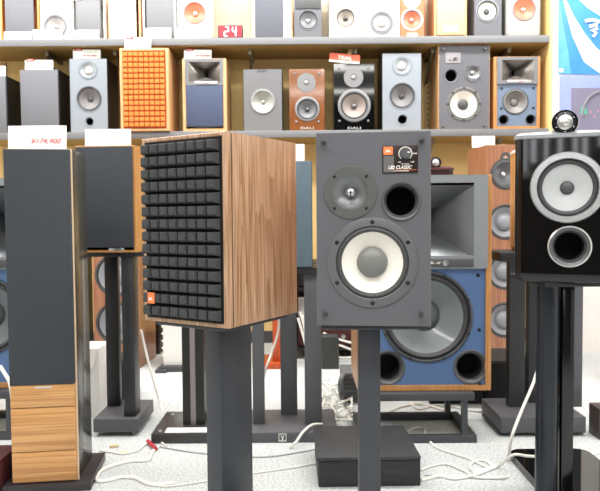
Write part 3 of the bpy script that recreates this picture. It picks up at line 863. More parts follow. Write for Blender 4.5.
# low equipment rack against the wall with components
YQ = 4.3
rx0 = at(291, 300, YQ).x; rx1 = at(430, 300, YQ).x
t = thing('equipment_rack', 'black component rack against the yellow wall', 'rack', ((rx0 + rx1) / 2, YQ, 0))
w = (rx1 - rx0) / 2; zt = at(300, 263, YQ).z
for z_ in (.06, .26, .46, zt - .02):
    B(-w, w, 0, .4, z_, z_ + .02).build('rack_shelf', BLACK, t)
for sx in (-1, 1):
    for y_ in (0, .37):
        B(sx * (w - .015) - .015, sx * (w - .015) + .015, y_, y_ + .03, 0, zt - .02).build('upright', BLACK, t)
B(-w, w, .38, .39, .02, zt).build('back_panel', BLACK, t)
cols = (('silver amplifier', ALU), ('black amplifier', BLACK), ('brown amplifier', ROSE), ('dark amplifier', DGRAY))
k = 0
for z_, names in ((.08, ('brown', 'silver')), (.28, ('silver', 'black')), (.48, ('black', 'brown'))):
    for j in range(2):
        nm = names[j]
        m_ = {'brown': MAROON, 'silver': DALU, 'black': BLACK}[nm]
        lv = {.08: 'bottom', .28: 'middle', .48: 'top'}[z_]; sd = ('left', 'right')[j]
        cxx = (rx0 + rx1) / 2 + (-1, 1)[j] * w * .48
        a = thing('amplifier', f'{nm} amplifier on the {lv} level of the wall rack, {sd} side', 'amplifier', (cxx, YQ + .03, z_ + .001), 0, 'amplifiers in the rack')
        hw = w * .42
        B(-hw, hw, 0, .3, .008, .13, r=.003).build('housing', m_, a)
        B(-hw, hw, -.008, 0, .006, .132, r=.002).build('front_panel', m_ if nm != 'silver' else ALU, a)
        for kx in (-.6, -.2, .55):
            MB().lathe([(.016, 0), (.015, -.016), (1e-4, -.017)], kx * hw, -.008, .07, 16).build('knob', ALU if nm != 'silver' else DALU, a)
        for kx in (-.8, .8):
            B(kx * hw - .015, kx * hw + .015, .03, .06, 0, .009).build('foot', BLACK, a)
# small dark cabinet below the gray speaker
cab_box('subwoofer', 'small dark gray cabinet on the floor under the rack', 'subwoofer', 322, 339, 337, 372, .12, mat('panel_dark', '#313432', .5), Y=4.02)
# gray power unit with hose
pu = floor_at(360, 403)
t = thing('power_unit', 'gray ribbed power unit half hidden behind the single post', 'power unit', (pu.x, pu.y, 0))
zt = at(356, 373, pu.y).z
B(-.09, .08, 0, .2, 0, zt, r=.006).build('housing', mat('unit_gray', '#5c6062', .5), t)
for k in range(5):
    B(-.08, .07, -.004, .0005, .02 + k * .024, .03 + k * .024).build('rib', DGRAY, t)
# brown box at the right edge
t, w, z = cab_box('storage_box', 'brown black box on the floor at the right edge', 'box', 599, 622, 409, 440, .1, mat('brown_black_box', '#3d3330', .45))
# bits at the left bottom edge
t, w, z = cab_box('storage_box', 'dark maroon box on the floor left of the tower', 'box', -34, .3, 461, 496, .16, MAROON)
# red panel at the right edge
t = thing('display_case', 'red display panel at the right edge behind the stands', 'display', (at(609, 400, 3.6).x, 3.6, 0))
B(-.025, .25, 0, .05, 0, 1.1, r=.003).build('panel', mat('red_panel', '#a3131c', .4), t)
B(-.025, .25, -.01, -.0005, .38, .46).build('white_band', CARD, t)

# ------------------------------------------------------------ lower shelf row
YL = YS + .04
def face(t, w, h, px0, px1, ytop, ybot):
    return P(t, px0, px1, ytop, ybot, w, h)
YBOT = 131.0
def shelf_sp(px0, px1, ytop, label, z=ZL, Y=YL, **k):
    t, w, h = sp(px0, px1, ytop, Y, z + .0005, label, **k)
    f, S = P(t, px0, px1, ytop, at((px0 + px1) / 2, 200, Y) and py_of(z, (px0 + px1) / 2, Y), w, h)
    return t, w, h, f, S
def py_of(z, px, Y):
    lo, hi = -300.0, 600.0
    for _ in range(40):
        m_ = (lo + hi) / 2
        if at(px, m_, Y).z > z: lo = m_
        else: hi = m_
    return lo
def shallow_box(t, w, h, d, m, rim=.012, front=None, fm=None):
    cabinet(t, w, h, d, m, rim=rim, rec=.0)
    if front: B(-w / 2 + front, w / 2 - front, -.012, -.0005, front, h - front, r=.004).build('grille', fm, t)
def open_front(t, w, h, d, m, bm, holes, rim=.003):
    cabinet(t, w, h, d, m, rim=rim, rec=.001)
    x = w / 2 - rim + .0005
    MB().plate([(-x, rim), (x, rim), (x, h - rim), (-x, h - rim)], holes, .0002).build('baffle', bm, t)

BV = mat('black_vinyl_side', '#1b1b1c', .4)
t, w, h, f, S = shelf_sp(-22, 6.5, 76, 'gray grille speaker cut off by the left edge, lower shelf'); shallow_box(t, w, h, .3, BV, front=.004, fm=GRILLE2)
price_card(-14, 5.5, 66, 76, YL + .01, 'white price card on the lower shelf speaker at the left edge', z=ZL + h)
t, w, h, f, S = shelf_sp(20, 58.5, 69.5, 'plain gray grille speaker with black sides on the lower shelf'); shallow_box(t, w, h, .28, BV, front=.003, fm=GRILLE2)
price_card(25, 53, 60, 69.5, YL + .01, 'white price card with red tag on the plain gray grille speaker', [('¥ 59,800', .18, .3, .5, .2, CARD)], z=ZL + h, tagtxt='NEW')

def chora(px0, px1, ytop, label, pts):
    t, w, h, f, S = shelf_sp(px0, px1, ytop, label)
    (tx, ty, tr), (wx, wy, wr), (ox, oy, orr) = pts
    a_, b_, c_ = f(tx, ty), f(wx, wy), f(ox, oy)
    open_front(t, w, h, .27, BV, SILVERB, [(a_[0], a_[1], tr * S * .7), (b_[0], b_[1], wr * S * .9), (c_[0], c_[1], orr * S * .85)])
    tweeter(t, a_[0], a_[1], tr * S, y=0, mats=(mat('silver_satin', '#7f888f', .35, .3), mat('silver_guide', '#9aa1a6', .3, .4), WHITE), flare=.8, dome=.40, depth=.22)
    driver(t, b_[0], b_[1], wr * S, y=0, fr=.94, co=.78, cap=.22, depth=.26, mats=(SILVERB, mat('roll_dark', '#3f4146', .5), mat('slate_cone', '#6b696a', .4), DGRAY))
    port(t, c_[0], c_[1], orr * S, y=0, inner=.8, m=SILVERB)
    u = f((px0 + px1) / 2, ty + tr * .9 + 2)
    return t, w, h
t, w, h = chora(69, 107, 58.5, 'silver blue two way speaker on the lower shelf between gray and orange ones', ((88, 70, 9.5), (88.3, 98.5, 13.2), (88, 121.5, 4.6)))
price_card(73, 100.5, 49.5, 58.5, YL + .01, 'cream price card with red tag on the left silver blue speaker', [('¥ 77,000', .12, .32, .5, .2, RED), ('CHORA 806', .15, .72, .5, .14, GREENI)], z=ZL + h, tagtxt='USED')

# orange block grille
t0, w, h, f, S = shelf_sp(120, 169, 50.5, 'tmp'); bpy.data.objects.remove(t0)
xa, xb = at(120, 90, YS - .025).x, at(169, 90, YS - .025).x
classic(xb - xa, h, .34, 'wooden speaker with bright orange foam block grille', ((xa + xb) / 2, YS - .025, ZL + .0005), 0, wood('shelf_walnut', '#dfb583', '#b98a5c', 'Z', 1, .4), FOAMO, FOAMOD, full=False, prot=.010, gap=.0045)
price_card(124.5, 151, 37.5, 50.5, YS - .017, 'white price card on the orange foam grille speaker', [('¥120,000', .2, .25, .44, .16, RED)], z=ZL + h, tagtxt='NEW')

def small_horn(px0, px1, ytop, label, split, hy0, hy1, hx0, hx1, sw, grille=False):
    t, w, h, f, S = shelf_sp(px0, px1, ytop, label)
    rim = .022
    cabinet(t, w, h, .30, CHERRY_L if not grille else wood('pale_oak', '#e2b98a', '#c79664', 'Z', 1, .4), rim=rim, rec=.008)
    zs = f(0, split)[1]; x = w / 2 - rim
    a_, b_ = f(hx0, hy1), f(hx1, hy0)
    m = mat('horn_housing_small', '#6d6f73', .4)
    panel_with_rect_hole(t, -x - .002, x + .002, zs, h - .004, a_[0], b_[0], a_[1], b_[1], .006, m, 'horn_housing', .012)
    horn(t, (a_[0] + b_[0]) / 2, (a_[1] + b_[1]) / 2, b_[0] - a_[0], b_[1] - a_[1], .11, y=-.006, m=mat('horn_metal', '#6e6a66', .25, .5), tw=.08, th=.3, pinch=.38)
    n_ = B(-x * .5, x * .7, -.010, -.005, zs + .006, zs + .026, r=.002).build('name_plate', ALU, t)
    text(n_, 'JBL', x * .3, .013, (x * .2, -.0106, zs + .016), RED if not grille else BLACKINK, 'maker_lettering')
    if grille:
        B(-x + .002, x - .002, -.01, .008, rim + .012, zs - .003, r=.004).build('grille', GRILLEB, t)
        B(-x * .6, x * .6, -.004, .006, rim + .001, rim + .011, r=.003).build('grille_foot', BLACK, t)
    else:
        c = f(516, 101.5); p1 = f(504.3, 119.5); p2 = f(531.3, 119.5)
        MB().plate([(-x, rim), (x, rim), (x, zs), (-x, zs)], [(c[0], c[1], 12.4 * S), (p1[0], p1[1], 4.4 * S), (p2[0], p2[1], 4.4 * S)], .006).build('baffle', mat('shelf_blue_baffle', '#65758c', .5), t)
        driver(t, c[0], c[1], 13.2 * S, y=.006, fr=.94, co=.78, cap=.3, depth=.3, mats=(DGRAY, mat('gray_roll', '#77797b', .5), mat('warm_gray_cone', '#6c6966', .35), mat('gray_dust_cap', '#6d6e6b', .4)))
        for q in (p1, p2): port(t, q[0], q[1], 5.3 * S, y=.006, inner=.8, n=24)
        for q in ((502, 88), (534, 88), (502, 108), (534, 108), (503, 127), (533, 127)):
            u = f(*q); MB().lathe([(.009, 0), (.009, -.003), (1e-4, -.004)], u[0], .006, u[1], 10).build('grille_socket', BLACK, t)
    return t, w, h
t, w, h = small_horn(182, 226, 58.5, 'horn speaker with blue cloth grille on the lower shelf', 85.5, 62, 82, 188.5, 220, 0, True)
price_card(184, 211.5, 49.8, 58.5, YL + .01, 'cream price card with red print on the blue grille horn speaker', [('¥132,000', .2, .32, .52, .24, RED), ('4312', .1, .75, .3, .12, GREENI)], z=ZL + h, tagtxt='SALE')
small_horn(494, 540.5, 56.5, 'horn speaker with blue front and two ports on the lower shelf', 84, 60, 80.5, 502, 534, 0)

# gray concentric driver speaker
t, w, h, f, S = shelf_sp(243, 282, 69, 'gray speaker with one centred silver driver on the lower shelf')
c = f(262.5, 101.5)
open_front(t, w, h, .28, BV, mat('kef_gray', '#6a6b6e', .5), [(c[0], c[1], 12 * S)])
dr = driver(t, c[0], c[1], 13 * S, 'coaxial_driver', y=0, fr=.92, co=.82, cap=.16, depth=.3, capd=.012, mats=(mat('kef_gray', '#6a6b6e', .5), mat('roll_gray', '#76787c', .5), mat('pale_cone', '#a5a79f', .3, .3), ALU))
rg = MB()
for k in range(40):
    an = 2 * PI * k / 40; rr = 11.4 * S
    M_ = Matrix.Translation((c[0] + rr * math.cos(an), -.004, c[1] + rr * math.sin(an))) @ Matrix.Rotation(-an, 4, 'Y')
    rg.box(-.005, .005, -.002, .002, -.003, .003, M=M_)
rg.build('surround_ribs', ALU, dr)
u = f(262, 70.8)
text(t, 'KEF', .06, .012, (u[0], -.001, h - .015), BLACKINK, 'maker_lettering')

def two_way(px0, px1, ytop, label, tw, wf, mside, mfront, mats_t, mats_w, pegs=(), logo=None, coat=True, **kw):
    t, w, h, f, S = shelf_sp(px0, px1, ytop, label, **kw)
    a_, b_ = f(tw[0], tw[1]), f(wf[0], wf[1])
    open_front(t, w, h, .26, mside, mfront, [(a_[0], a_[1], tw[2] * S * .3), (b_[0], b_[1], wf[2] * S * .82)])
    tweeter(t, a_[0], a_[1], tw[2] * S, y=0, mats=mats_t, flare=.34, dome=.24, depth=.02)
    driver(t, b_[0], b_[1], wf[2] * S, y=0, fr=.82, co=.70, cap=.17, depth=.26, capd=.02, mats=mats_w)
    for q in pegs:
        u = f(*q); MB().lathe([(.008, 0), (.008, -.004), (1e-4, -.006)], u[0], .0, u[1], 12).build('grille_socket', DALU, t)
    if logo:
        u = f((px0 + px1) / 2, 128); text(t, logo, .09, .016, (u[0], -.001, u[1]), ALU, 'maker_lettering')
    return t, w, h, f, S
FL = mat('flange_gray', '#78797c', .4)
two_way(289, 324.5, 69, 'rosewood two way speaker on the lower shelf', (306.3, 82.5, 9.4), (307, 109, 12.4), ROSE, wood('rosewood_gloss', '#83502a', '#583016', 'Z', 2.2, .1, .6, 0), (FL, FL, ALU),
        (mat('frame_light', '#808285', .35, .3), RUBBER, GRAYPP, DALU), ((295, 74), (319, 74), (296, 122), (318, 122)), 'DALI')
t, w, h, f, S = two_way(333.5, 374.5, 63.5, 'black gloss two way speaker on the lower shelf', (353.5, 77.5, 9.8), (354, 105.5, 16.5), PIANO, PIANO, (FL, FL, ALU),
        (mat('frame_light', '#808285', .35, .3), RUBBER, mat('taupe_cone', '#90857f', .35), DALU), ((339, 68.5), (368, 68.5), (339, 121), (368, 121)), 'DALI')
ca = at(344, 63.5, YL)
tc_ = thing('price_card', 'orange printed card tilted on the black gloss speaker', 'price card', (at(345, 63, YL).x, YL + .012, ZL + h + .001), 0)
def tilt_mb():
    return Matrix.Rotation(R(5), 4, 'Y')
cs = B(-.11, .10, 0, .002, 0.008, .068, M=tilt_mb()).build('card_sheet', mat('orange_card', '#cf5a3c', .5), tc_)
B(-.11, .10, -.0008, .0, 0.008, .02, M=tilt_mb()).build('card_border', CARD, cs)
B(-.03, .03, 0.002, .03, 0.0, .004).build('card_foot', CARD, tc_)
o_ = text(cs, 'TRIAL', .10, .026, (0, -.0012, .042), WHITEP, 'card_lettering'); o_.rotation_euler.y = R(5)
t, w, h = chora(382, 421.5, 53, 'silver blue two way speaker on the lower shelf right of the black one', ((402, 65.5, 10), (402.2, 95.5, 13.6), (402.5, 119.5, 5.4)))
u = ((0), h * .165)
# tall gray studio monitor with white cone on the shelf
t, w, h, f, S = shelf_sp(438.5, 490, 45, 'large gray three way monitor with white woofer on the lower shelf')
c, q_, tt = f(464, 104), f(451.2, 75.5), f(473, 72.5)
open_front(t, w, h, .30, wood('shelf_walnut', '#dfb583', '#b98a5c', 'Z', 1, .4), GRAYB2, [(c[0], c[1], 15.5 * S), (q_[0], q_[1], 6 * S), (tt[0], tt[1], 6 * S)])
driver(t, c[0], c[1], 17.2 * S, y=0, fr=.88, co=.78, cap=.32, depth=.2, bolts=8, boltr=.007, mats=(MGRAY, mat('roll_gray2', '#636467', .5), WHITECONE, DGRAY))
port(t, q_[0], q_[1], 7.2 * S, y=0, inner=.85, m=GRAYPP)
tweeter(t, tt[0], tt[1], 9.5 * S, y=0, mats=(GRAYB2, DALU, ALU), flare=.72, dome=.24, depth=.22, bolts=4)
b0_ = f(445.5, 63); b1_ = f(460.5, 52.5)
bb = B(b0_[0], b1_[0], -.003, 0, b0_[1], b1_[1]).build('badge_plate', mat('silver_badge', '#8f8b8f', .4, .3), t)
MB().lathe([(.012, 0), (.011, -.014), (1e-4, -.015)], b1_[0] - .035, -.003, b1_[1] - .035, 16).build('level_knob', DALU, bb)
text(bb, 'JBL 4312', .06, .014, ((b0_[0] + b1_[0]) / 2, -.0036, b0_[1] + .018), BLACKINK, 'model_lettering')
for q in ((443, 49.5), (484.5, 49.5), (443, 126), (484.5, 126)):
    u = f(*q); peg(t, u[0], u[1], .009)
# hanging clear ticket strips under the upper shelf
for px in (355,):
    a_ = at(px, 43, YS - .004)
    t = thing('ticket_holder', 'clear plastic ticket strip hanging from the upper shelf edge', 'ticket holder', (a_.x, YS + .13, ZU - .049), R(0))
    cl = mat('clear_strip', '#b5a06a', .2)
    MB().loft([[(-.03, 0, 0), (.0, 0, 0), (-.04, 0, -.11), (-.07, 0, -.11)], [(-.03, .002, 0), (.0, .002, 0), (-.04, .002, -.11), (-.07, .002, -.11)]], True, True).build('strip', cl, t)

# ------------------------------------------------------------ upper shelf row
YU = YS + .04
def up(px0, px1, hpx, label, **k):
    """hpx: photo row of its top (may lie above the frame)"""
    return shelf_sp(px0, px1, hpx, label, z=ZU, Y=YU, **k)
t, w, h, f, S = up(-1, 38, -28, 'gray grille speaker with orange wood sides at left of the upper shelf')
shallow_box(t, w, h, .27, ORANGEWOOD if False else wood('honey_wood', '#eba463', '#cf7f3d', 'Z', 1, .4), front=.0, fm=None)
B(f(4.5, 0)[0], f(33, 0)[0], -.012, -.0005, .004, h - .004, r=.004).build('grille', GRILLE2, t)
price_card(4, 31.5, 31.5, 43, YU - .035, 'white price card in front of the leftmost gray grille on the upper shelf', z=ZU + .0005)
price_card(33, 62, 29.5, 43, YU - .035, 'white price card in front of the white speaker with gray ring', z=ZU + .0005)
price_card(71, 99, 30, 41.5, YU - .035, 'white price card in front of the small gray grille on the upper shelf', z=ZU + .0005)
price_card(144, 171, 28, 38.5, YU - .035, 'white price card above the orange foam grille speaker', z=ZU + .0005)
price_card(175.5, 204, 27.5, 38.5, YU - .035, 'white price card below the left coral driver', z=ZU + .0005)

def one_driver(px0, px1, top, label, c, side, front, mats_w, tweet=None, kw={}, dn='woofer', coax=False, rim=.003, fr=.88, co=.76, cap=.22, mt=None, depth=.26):
    t, w, h, f, S = up(px0, px1, top, label)
    a_ = f(c[0], c[1])
    holes = [(a_[0], a_[1], c[2] * S * .84)]
    if tweet: b_ = f(tweet[0], tweet[1]); holes.append((b_[0], b_[1], tweet[2] * S * .3))
    open_front(t, w, h, .26, side, front, holes, rim=rim)
    driver(t, a_[0], a_[1], c[2] * S, dn, y=0, fr=fr, co=co, cap=cap, depth=depth, capd=.016, mats=mats_w)
    if tweet: tweeter(t, b_[0], b_[1], tweet[2] * S, y=0, mats=mt or (WHITE, WHITE, ALU), flare=.34, dome=.26, depth=.02)
    return t, w, h, f, S
LG = mat('light_gray_ring', '#7c7e84', .45)
t, w, h, f, S = one_driver(39.5, 70, -18, 'white speaker with gray ringed driver on the upper shelf', (54.5, 26, 12), WHITE, WHITE, (LG, LG, mat('pale_gray_cone', '#a5a2a1', .5), mat('pale_gray_cone', '#a5a2a1', .5)), (55, 3, 6))
t, w, h, f, S = up(71, 105, -2, 'white speaker with small gray grille on the upper shelf'); shallow_box(t, w, h, .25, WHITE)
B(f(76, 0)[0], f(100.5, 0)[0], -.012, -.0005, .02, h - .02, r=.004).build('grille', mat('light_gray_grille', '#77797d', .85), t)
t, w, h, f, S = up(107.5, 140, -14, 'white front speaker with pale wood sides on the upper shelf'); shallow_box(t, w, h, .25, PALEWOOD)
B(-w / 2 + .012, w / 2 - .03, -.006, -.0005, .004, h - .004, r=.002).build('front_panel', WHITE, t)
text(t, 'LINTON', .05, .012, (0, -.0068, .09), mat('faint_ink', '#d9b9a8', .6), 'maker_lettering')
t, w, h, f, S = up(142, 175, -24, 'white speaker with gray grille right above the orange grille'); shallow_box(t, w, h, .25, WHITE)
B(f(146, 0)[0], f(173.5, 0)[0], -.012, -.0005, .01, h - .01, r=.004).build('grille', mat('light_gray_grille', '#77797d', .85), t)
def curved(px0, px1, top, label, c, body, cone):
    """small coaxial speaker with a bowed front"""
    t, w, h, f, S = up(px0, px1, top, label)
    a_ = f(c[0], c[1])
    bw = MB()
    rr = []
    for y, k in ((0, .035), (.0, .0)): pass
    def rring(ins, y, r):
        pts = []
        X = w / 2 - ins; Z0, Z1 = ins, h - ins
        for cx_, cz_, a0_ in ((X - r, Z1 - r, 0), (-X + r, Z1 - r, 90), (-X + r, Z0 + r, 180), (X - r, Z0 + r, 270)):
            for q in range(5):
                an = R(a0_ + 22.5 * q); pts.append((cx_ + r * math.cos(an), y, cz_ + r * math.sin(an)))
        return pts
    bw.loft([rring(.0, .015, .02), rring(0, .2, .02), rring(.02, .255, .02), rring(.05, .27, .02)], cap1=True)
    bw.loft([rring(.012, .0, .02), rring(.004, .004, .02), rring(.0, .015, .02)])
    bw.build('cabinet', body, t, ang=50)
    out = [(x, z) for x, _, z in rring(.012, 0, .02)]
    MB().plate(out, [(a_[0], a_[1], c[2] * S * .9)], 0).build('baffle', body, t)
    driver(t, a_[0], a_[1], c[2] * S, 'coaxial_driver', y=0, fr=.93, co=.86, cap=.24, depth=.25, capd=.015, mats=(LG, mat('coral_roll', '#b9776a', .5), cone, CHROME))
    return t
curved(176.5, 211, -30, 'white rounded speaker with coral driver left of the red number display', (194, 13, 11.5), WHITE, CORAL)
# digital number display
a_ = at(218, 37.5, YS + .01); b_ = at(242.5, 25, YS + .01)
t = thing('number_display', 'small red lit number display reading 24 on the upper shelf', 'display', ((a_.x + b_.x) / 2, YS + .012, ZU + .0005))
w = b_.x - a_.x; h = b_.z - ZU
B(-w / 2, w / 2, 0, .05, 0, h, r=.003).build('housing', BLACK, t)
sc2 = B(-w / 2 + .005, w / 2 - .005, -.001, .0, .005, h - .004).build('screen', mat('red_screen', '#5a0812', .3, emit='#ff1040', estr=.55), t)
gl = mat('digit_glow', '#ffffff', .5, emit='#ffd8ee', estr=2.0)
def seg(dx, on, sw=.020, sh=.030):
    m_ = MB(); t_ = .0062
    S_ = {'a': (0, sh * 2, 1), 'g': (0, sh, 1), 'd': (0, 0, 1), 'f': (-sw / 2 - .002, sh * 1.5, 0), 'b': (sw / 2 + .002, sh * 1.5, 0), 'e': (-sw / 2 - .002, sh * .5, 0), 'c': (sw / 2 + .002, sh * .5, 0)}
    for k in on:
        x_, z_, hz = S_[k]
        z_ += h / 2 - sh; x_ += dx + (z_ - h / 2) * .12
        if hz: m_.box(x_ - sw / 2, x_ + sw / 2, -.0025, -.001, z_ - t_ / 2, z_ + t_ / 2)
        else: m_.box(x_ - t_ / 2, x_ + t_ / 2, -.0025, -.001, z_ - sh / 2, z_ + sh / 2)
    return m_.build('digit', gl, sc2)
seg(-.026, 'abged'); seg(.026, 'fgbc')
t, w, h, f, S = up(252, 292, -26, 'white speaker with dark gray grille in the middle of the upper shelf'); shallow_box(t, w, h, .26, PALEWOOD)
B(-w / 2 + .002, w / 2 - .012, -.004, -.0005, .003, h - .003).build('front_panel', CREAM, t)
B(f(254.5, 0)[0], f(283, 0)[0], -.018, -.0045, .006, h - .006, r=.004).build('grille', mat('slate_grille', '#5d6069', .85), t)
t, w, h, f, S = one_driver(294, 321.5, -14, 'gray speaker with small horn above its driver on the upper shelf', (308, 20, 10.5), GRAYB2, GRAYB2, (GRAYPP, RUBBER, GRAYPP, CHROME))
a_ = f(308, 5); B(-w / 2 + .01, w / 2 - .01, -.006, -.0005, f(0, 9)[1], f(0, -8)[1], r=.003).build('tweeter_panel', DGRAY, t)
one_driver(329, 365, -22, 'cream speaker with dark cone driver on the upper shelf', (345.5, 18, 10.3), CREAM, CREAM, (mat('beige_ring', '#c8bfae', .4), RUBBER, mat('taupe_cone2', '#8f877e', .4), DGRAY), (345, -3, 8))
one_driver(366, 399.5, -24, 'white speaker with gray ring and white centre on the upper shelf', (381.5, 22.5, 12.2), WHITE, WHITE, (LG, LG, mat('white_cone2', '#b4b4b4', .5), mat('white_cone2', '#b4b4b4', .5)), fr=.8, co=.66, cap=.4, depth=.1)
t, w, h, f, S = one_driver(399.8, 424.5, -22, 'slim orange wood speaker with white driver ring on the upper shelf', (412, 19.5, 11), ORANGEWOOD, mat('orange_lacquer', '#cf6a45', .35), (WHITE, LG, CORAL, ALU), (412, 0, 8.5))
a_ = f(412, 33)
B(-.035, .035, -.005, -.0002, .003, .03, r=.004).build('port_plate', WHITE, t)
t, w, h, f, S = up(434.5, 467, -28, 'pale wood speaker with plain cream front on the upper shelf'); shallow_box(t, w, h, .25, PALEWOOD)
B(-w / 2 + .014, w / 2 - .014, -.012, -.0005, .014, h - .014, r=.004).build('grille', mat('peach_cloth', '#dcb48a', .85), t)
B(-.05, .05, -.016, -.012, .035, .075, r=.002).build('maker_plate', WHITE, t)
one_driver(474.5, 502, -26, 'dark gray speaker with white cone driver on the upper shelf', (487.5, 11, 11.5), GRAYB2, GRAYB2, (LG, RUBBER, WHITECONE, DGRAY), (488, -14, 7), cap=.28)
curved(506.5, 541.5, -30, 'silver rounded speaker with coral driver at right end of the upper shelf', (524.5, 9, 11.8), mat('silver_gray_lacquer', '#949492', .3), CORAL)

# ------------------------------------------------------------ posters on the right wall
YW = YS - .027
def sheet(pts, y0, y1):
    return MB().loft([[(x, y0, z) for x, z in pts], [(x, y1, z) for x, z in pts]], True, True)
a_ = at(558.5, 74, YW); 
t = thing('poster', 'glossy blue poster with white rays and brush mark, upper of the two', 'poster', (a_.x, YW, a_.z))
def pq(px, py): q = at(px, py, YW); return (q.x - a_.x, q.z - a_.z)
sheet([pq(558.5, 74), pq(660, 76), pq(660, -40), pq(558.5, -40)], -.0015, .0015).build('poster_sheet', mat('sky_blue_print', '#3f84cc', .25, noise=.12, nscale=5), t)
sheet([pq(558.7, 73.8), pq(571, 73.8), pq(568, 50), pq(562, 20), pq(558.7, -5)], -.0022, -.0015).build('printed_band', mat('cyan_print', '#5aa0cf', .25, noise=.15, nscale=9), t)
sheet([pq(560, -20), pq(563, 0), pq(572, 35), pq(584, 62), pq(600, 73.5), pq(640, 75), pq(612, 60), pq(596, 48), pq(584, 33), pq(573, 15), pq(566, 0), pq(563, -20)], -.0028, -.0022).build('printed_ray', mat('white_print2', '#f6fafc', .3), t)
sheet([pq(574, -5), pq(588, 8), pq(602, 17), pq(640, 30), pq(640, -30), pq(574, -30)], -.0024, -.0015).build('printed_glow', mat('white_print2', '#f6fafc', .3), t)
bm_ = MB()
for st in (((585, 21.5), (592, 20), (600, 22), (612, 21)), ((589, 26.5), (597, 25), (597, 29), (591, 31), (596, 33), (593, 37))):
    bm_.tube([(pq(*q)[0], -.0035, pq(*q)[1]) for q in st], .011, 6)
bm_.build('brush_mark', WHITEP, t)
B(.004, .03, -.0036, -.002, .012, .036).build('corner_sticker', mat('cream_sticker', '#f2e6b8', .5), t)
a2_ = at(559.5, 133, YW)
t = thing('poster', 'lavender poster with gray headphone picture, lower of the two', 'poster', (a2_.x, YW, a2_.z))
def pq2(px, py): q = at(px, py, YW); return (q.x - a2_.x, q.z - a2_.z)
sheet([pq2(559.5, 133), pq2(660, 133), pq2(660, 76.5), pq2(559.5, 75.8)], -.0015, .0015).build('poster_sheet', mat('lavender_print', '#8d9be0', .3, noise=.06, nscale=6), t)
sheet([pq2(571, 133), pq2(650, 133), pq2(650, 88), pq2(571, 88)], -.0022, -.0015).build('picture_field', mat('mauve_gray_print', '#777389', .4), t)
arc = [(pq2(601 + 18 * math.cos(R(a)), 113 - 21 * math.sin(R(a)))[0], -.003, pq2(601 + 18 * math.cos(R(a)), 113 - 21 * math.sin(R(a)))[1]) for a in range(-10, 191, 10)]
MB().tube(arc, .010, 6).build('headphone_band', mat('gray_print', '#77757f', .4), t)
sheet([pq2(580.5, 114), pq2(587, 114), pq2(586, 108), pq2(583, 105), pq2(581, 108)], -.0034, -.0022).build('green_blot', mat('green_print', '#47bf96', .4), t)
for q in ((590.5, 112), (594.5, 117), (598, 111)):
    u = pq2(*q); MB().lathe([(.006, 0), (.006, -.001), (1e-4, -.001)], u[0], -.0022, u[1], 10).build('pink_dot', mat('pink_print', '#d2838f', .4), t)

# ------------------------------------------------------------ cables
def smooth(pts, n=8):
    pts = [Vector(p) for p in pts]; P_ = [pts[0]] + pts + [pts[-1]]; out = []
    for i in range(1, len(P_) - 2):
        a, b, c, d = P_[i - 1:i + 3]
        for k in range(n):
            s = k / n
            out.append(.5 * ((2 * b) + (-a + c) * s + (2 * a - 5 * b + 4 * c - d) * s * s + (-a + 3 * b - 3 * c + d) * s ** 3))
    out.append(pts[-1]); return out
def fl(pts, r): return [floor_at(x, y, r + .001) for x, y in pts]
def cable(label, pts, r=.0045, m=CABLE, cat='cable', group=None):
    r *= 1.25
    o = MB().tube(smooth(pts), r, 8).build('cable', m)
    return tag(o, label, cat, group)
cable('white cable hanging down and looping across the floor at right', [at(541, 300, 2.62), at(540, 350, 2.6), at(535, 378, 2.56), at(521, 412, 2.5), at(512, 436, 2.44)] + fl([(507, 459), (498, 466), (488, 470), (475, 475), (455, 478.5), (440, 476), (430, 478), (421, 480)], .0045), .0048)
cable('white cable from the big monitor rack sweeping right over the carpet', fl([(408, 431), (416, 427.5), (424, 428), (426, 436), (436, 447), (455, 454), (470, 459), (484, 466), (491, 469), (490, 464), (484, 460.5), (475, 461), (470, 466), (472, 471)], .004), .004)
cable('thin white cable wrapping around the gloss black stand base', [floor_at(472, 473, .005), floor_at(490, 468, .005), floor_at(500, 464, .02), at(513, 455, 2.32), at(527, 456, 2.3), at(540, 457, 2.26)], .004)
cable('white looped cable on the floor right of the left tower', fl([(150, 454), (158, 447), (152, 452), (148, 460), (132, 461), (118, 464), (104, 469), (97, 476), (98, 481), (110, 480), (122, 477), (136, 478), (150, 484), (175, 483)], .005), .0052)
c_ = cable('white signal cable with cream plugs on the carpet beside the tower', fl([(100, 450), (112, 452), (124, 453.5), (138, 450), (146, 444), (158, 441), (166, 446)], .004), .0035)
for q in ((114, 446), (124.5, 452.5)):
    u = floor_at(*q, .006)
    B(-.018, .018, -.006, .006, -.005, .006, r=.003).build('plug', mat('cream_plug', '#dccb9c', .4), None, loc=u, rotz=R(15))
plugs = [o for o in COL.objects if o.name.startswith('plug')]
for o in plugs: o.parent = c_
for o in [MB().tube(smooth([floor_at(148, 441, .012), floor_at(152, 445, .012), floor_at(156, 449, .012)]), .008, 8).build('cable_plug', mat('red_plug', '#b8323c', .4))]:
    tag(o, 'red plug on the carpet left of the walnut speaker stand', 'plug')
cable('thin white cable leaning from above to the floor left of the white tower', [at(141, 330, 3.3), at(146, 352, 3.3), at(154, 383, 3.25), at(162, 409, 3.2), floor_at(166, 420, .005)], .005)
cable('white cable draped down at the left edge beside the tower', [at(0, 366, 2.62), at(5, 374, 2.61), at(9.5, 382, 2.6), at(12, 396, 2.6), floor_at(16, 440, .008)], .006)
cable('thin gray cable lying across the carpet in front of the stands', fl([(150, 425 + 20), (200, 453), (260, 457), (300, 452), (316, 449)], .003), .0022, mat('pale_gray_cable', '#a3a8aa', .5))
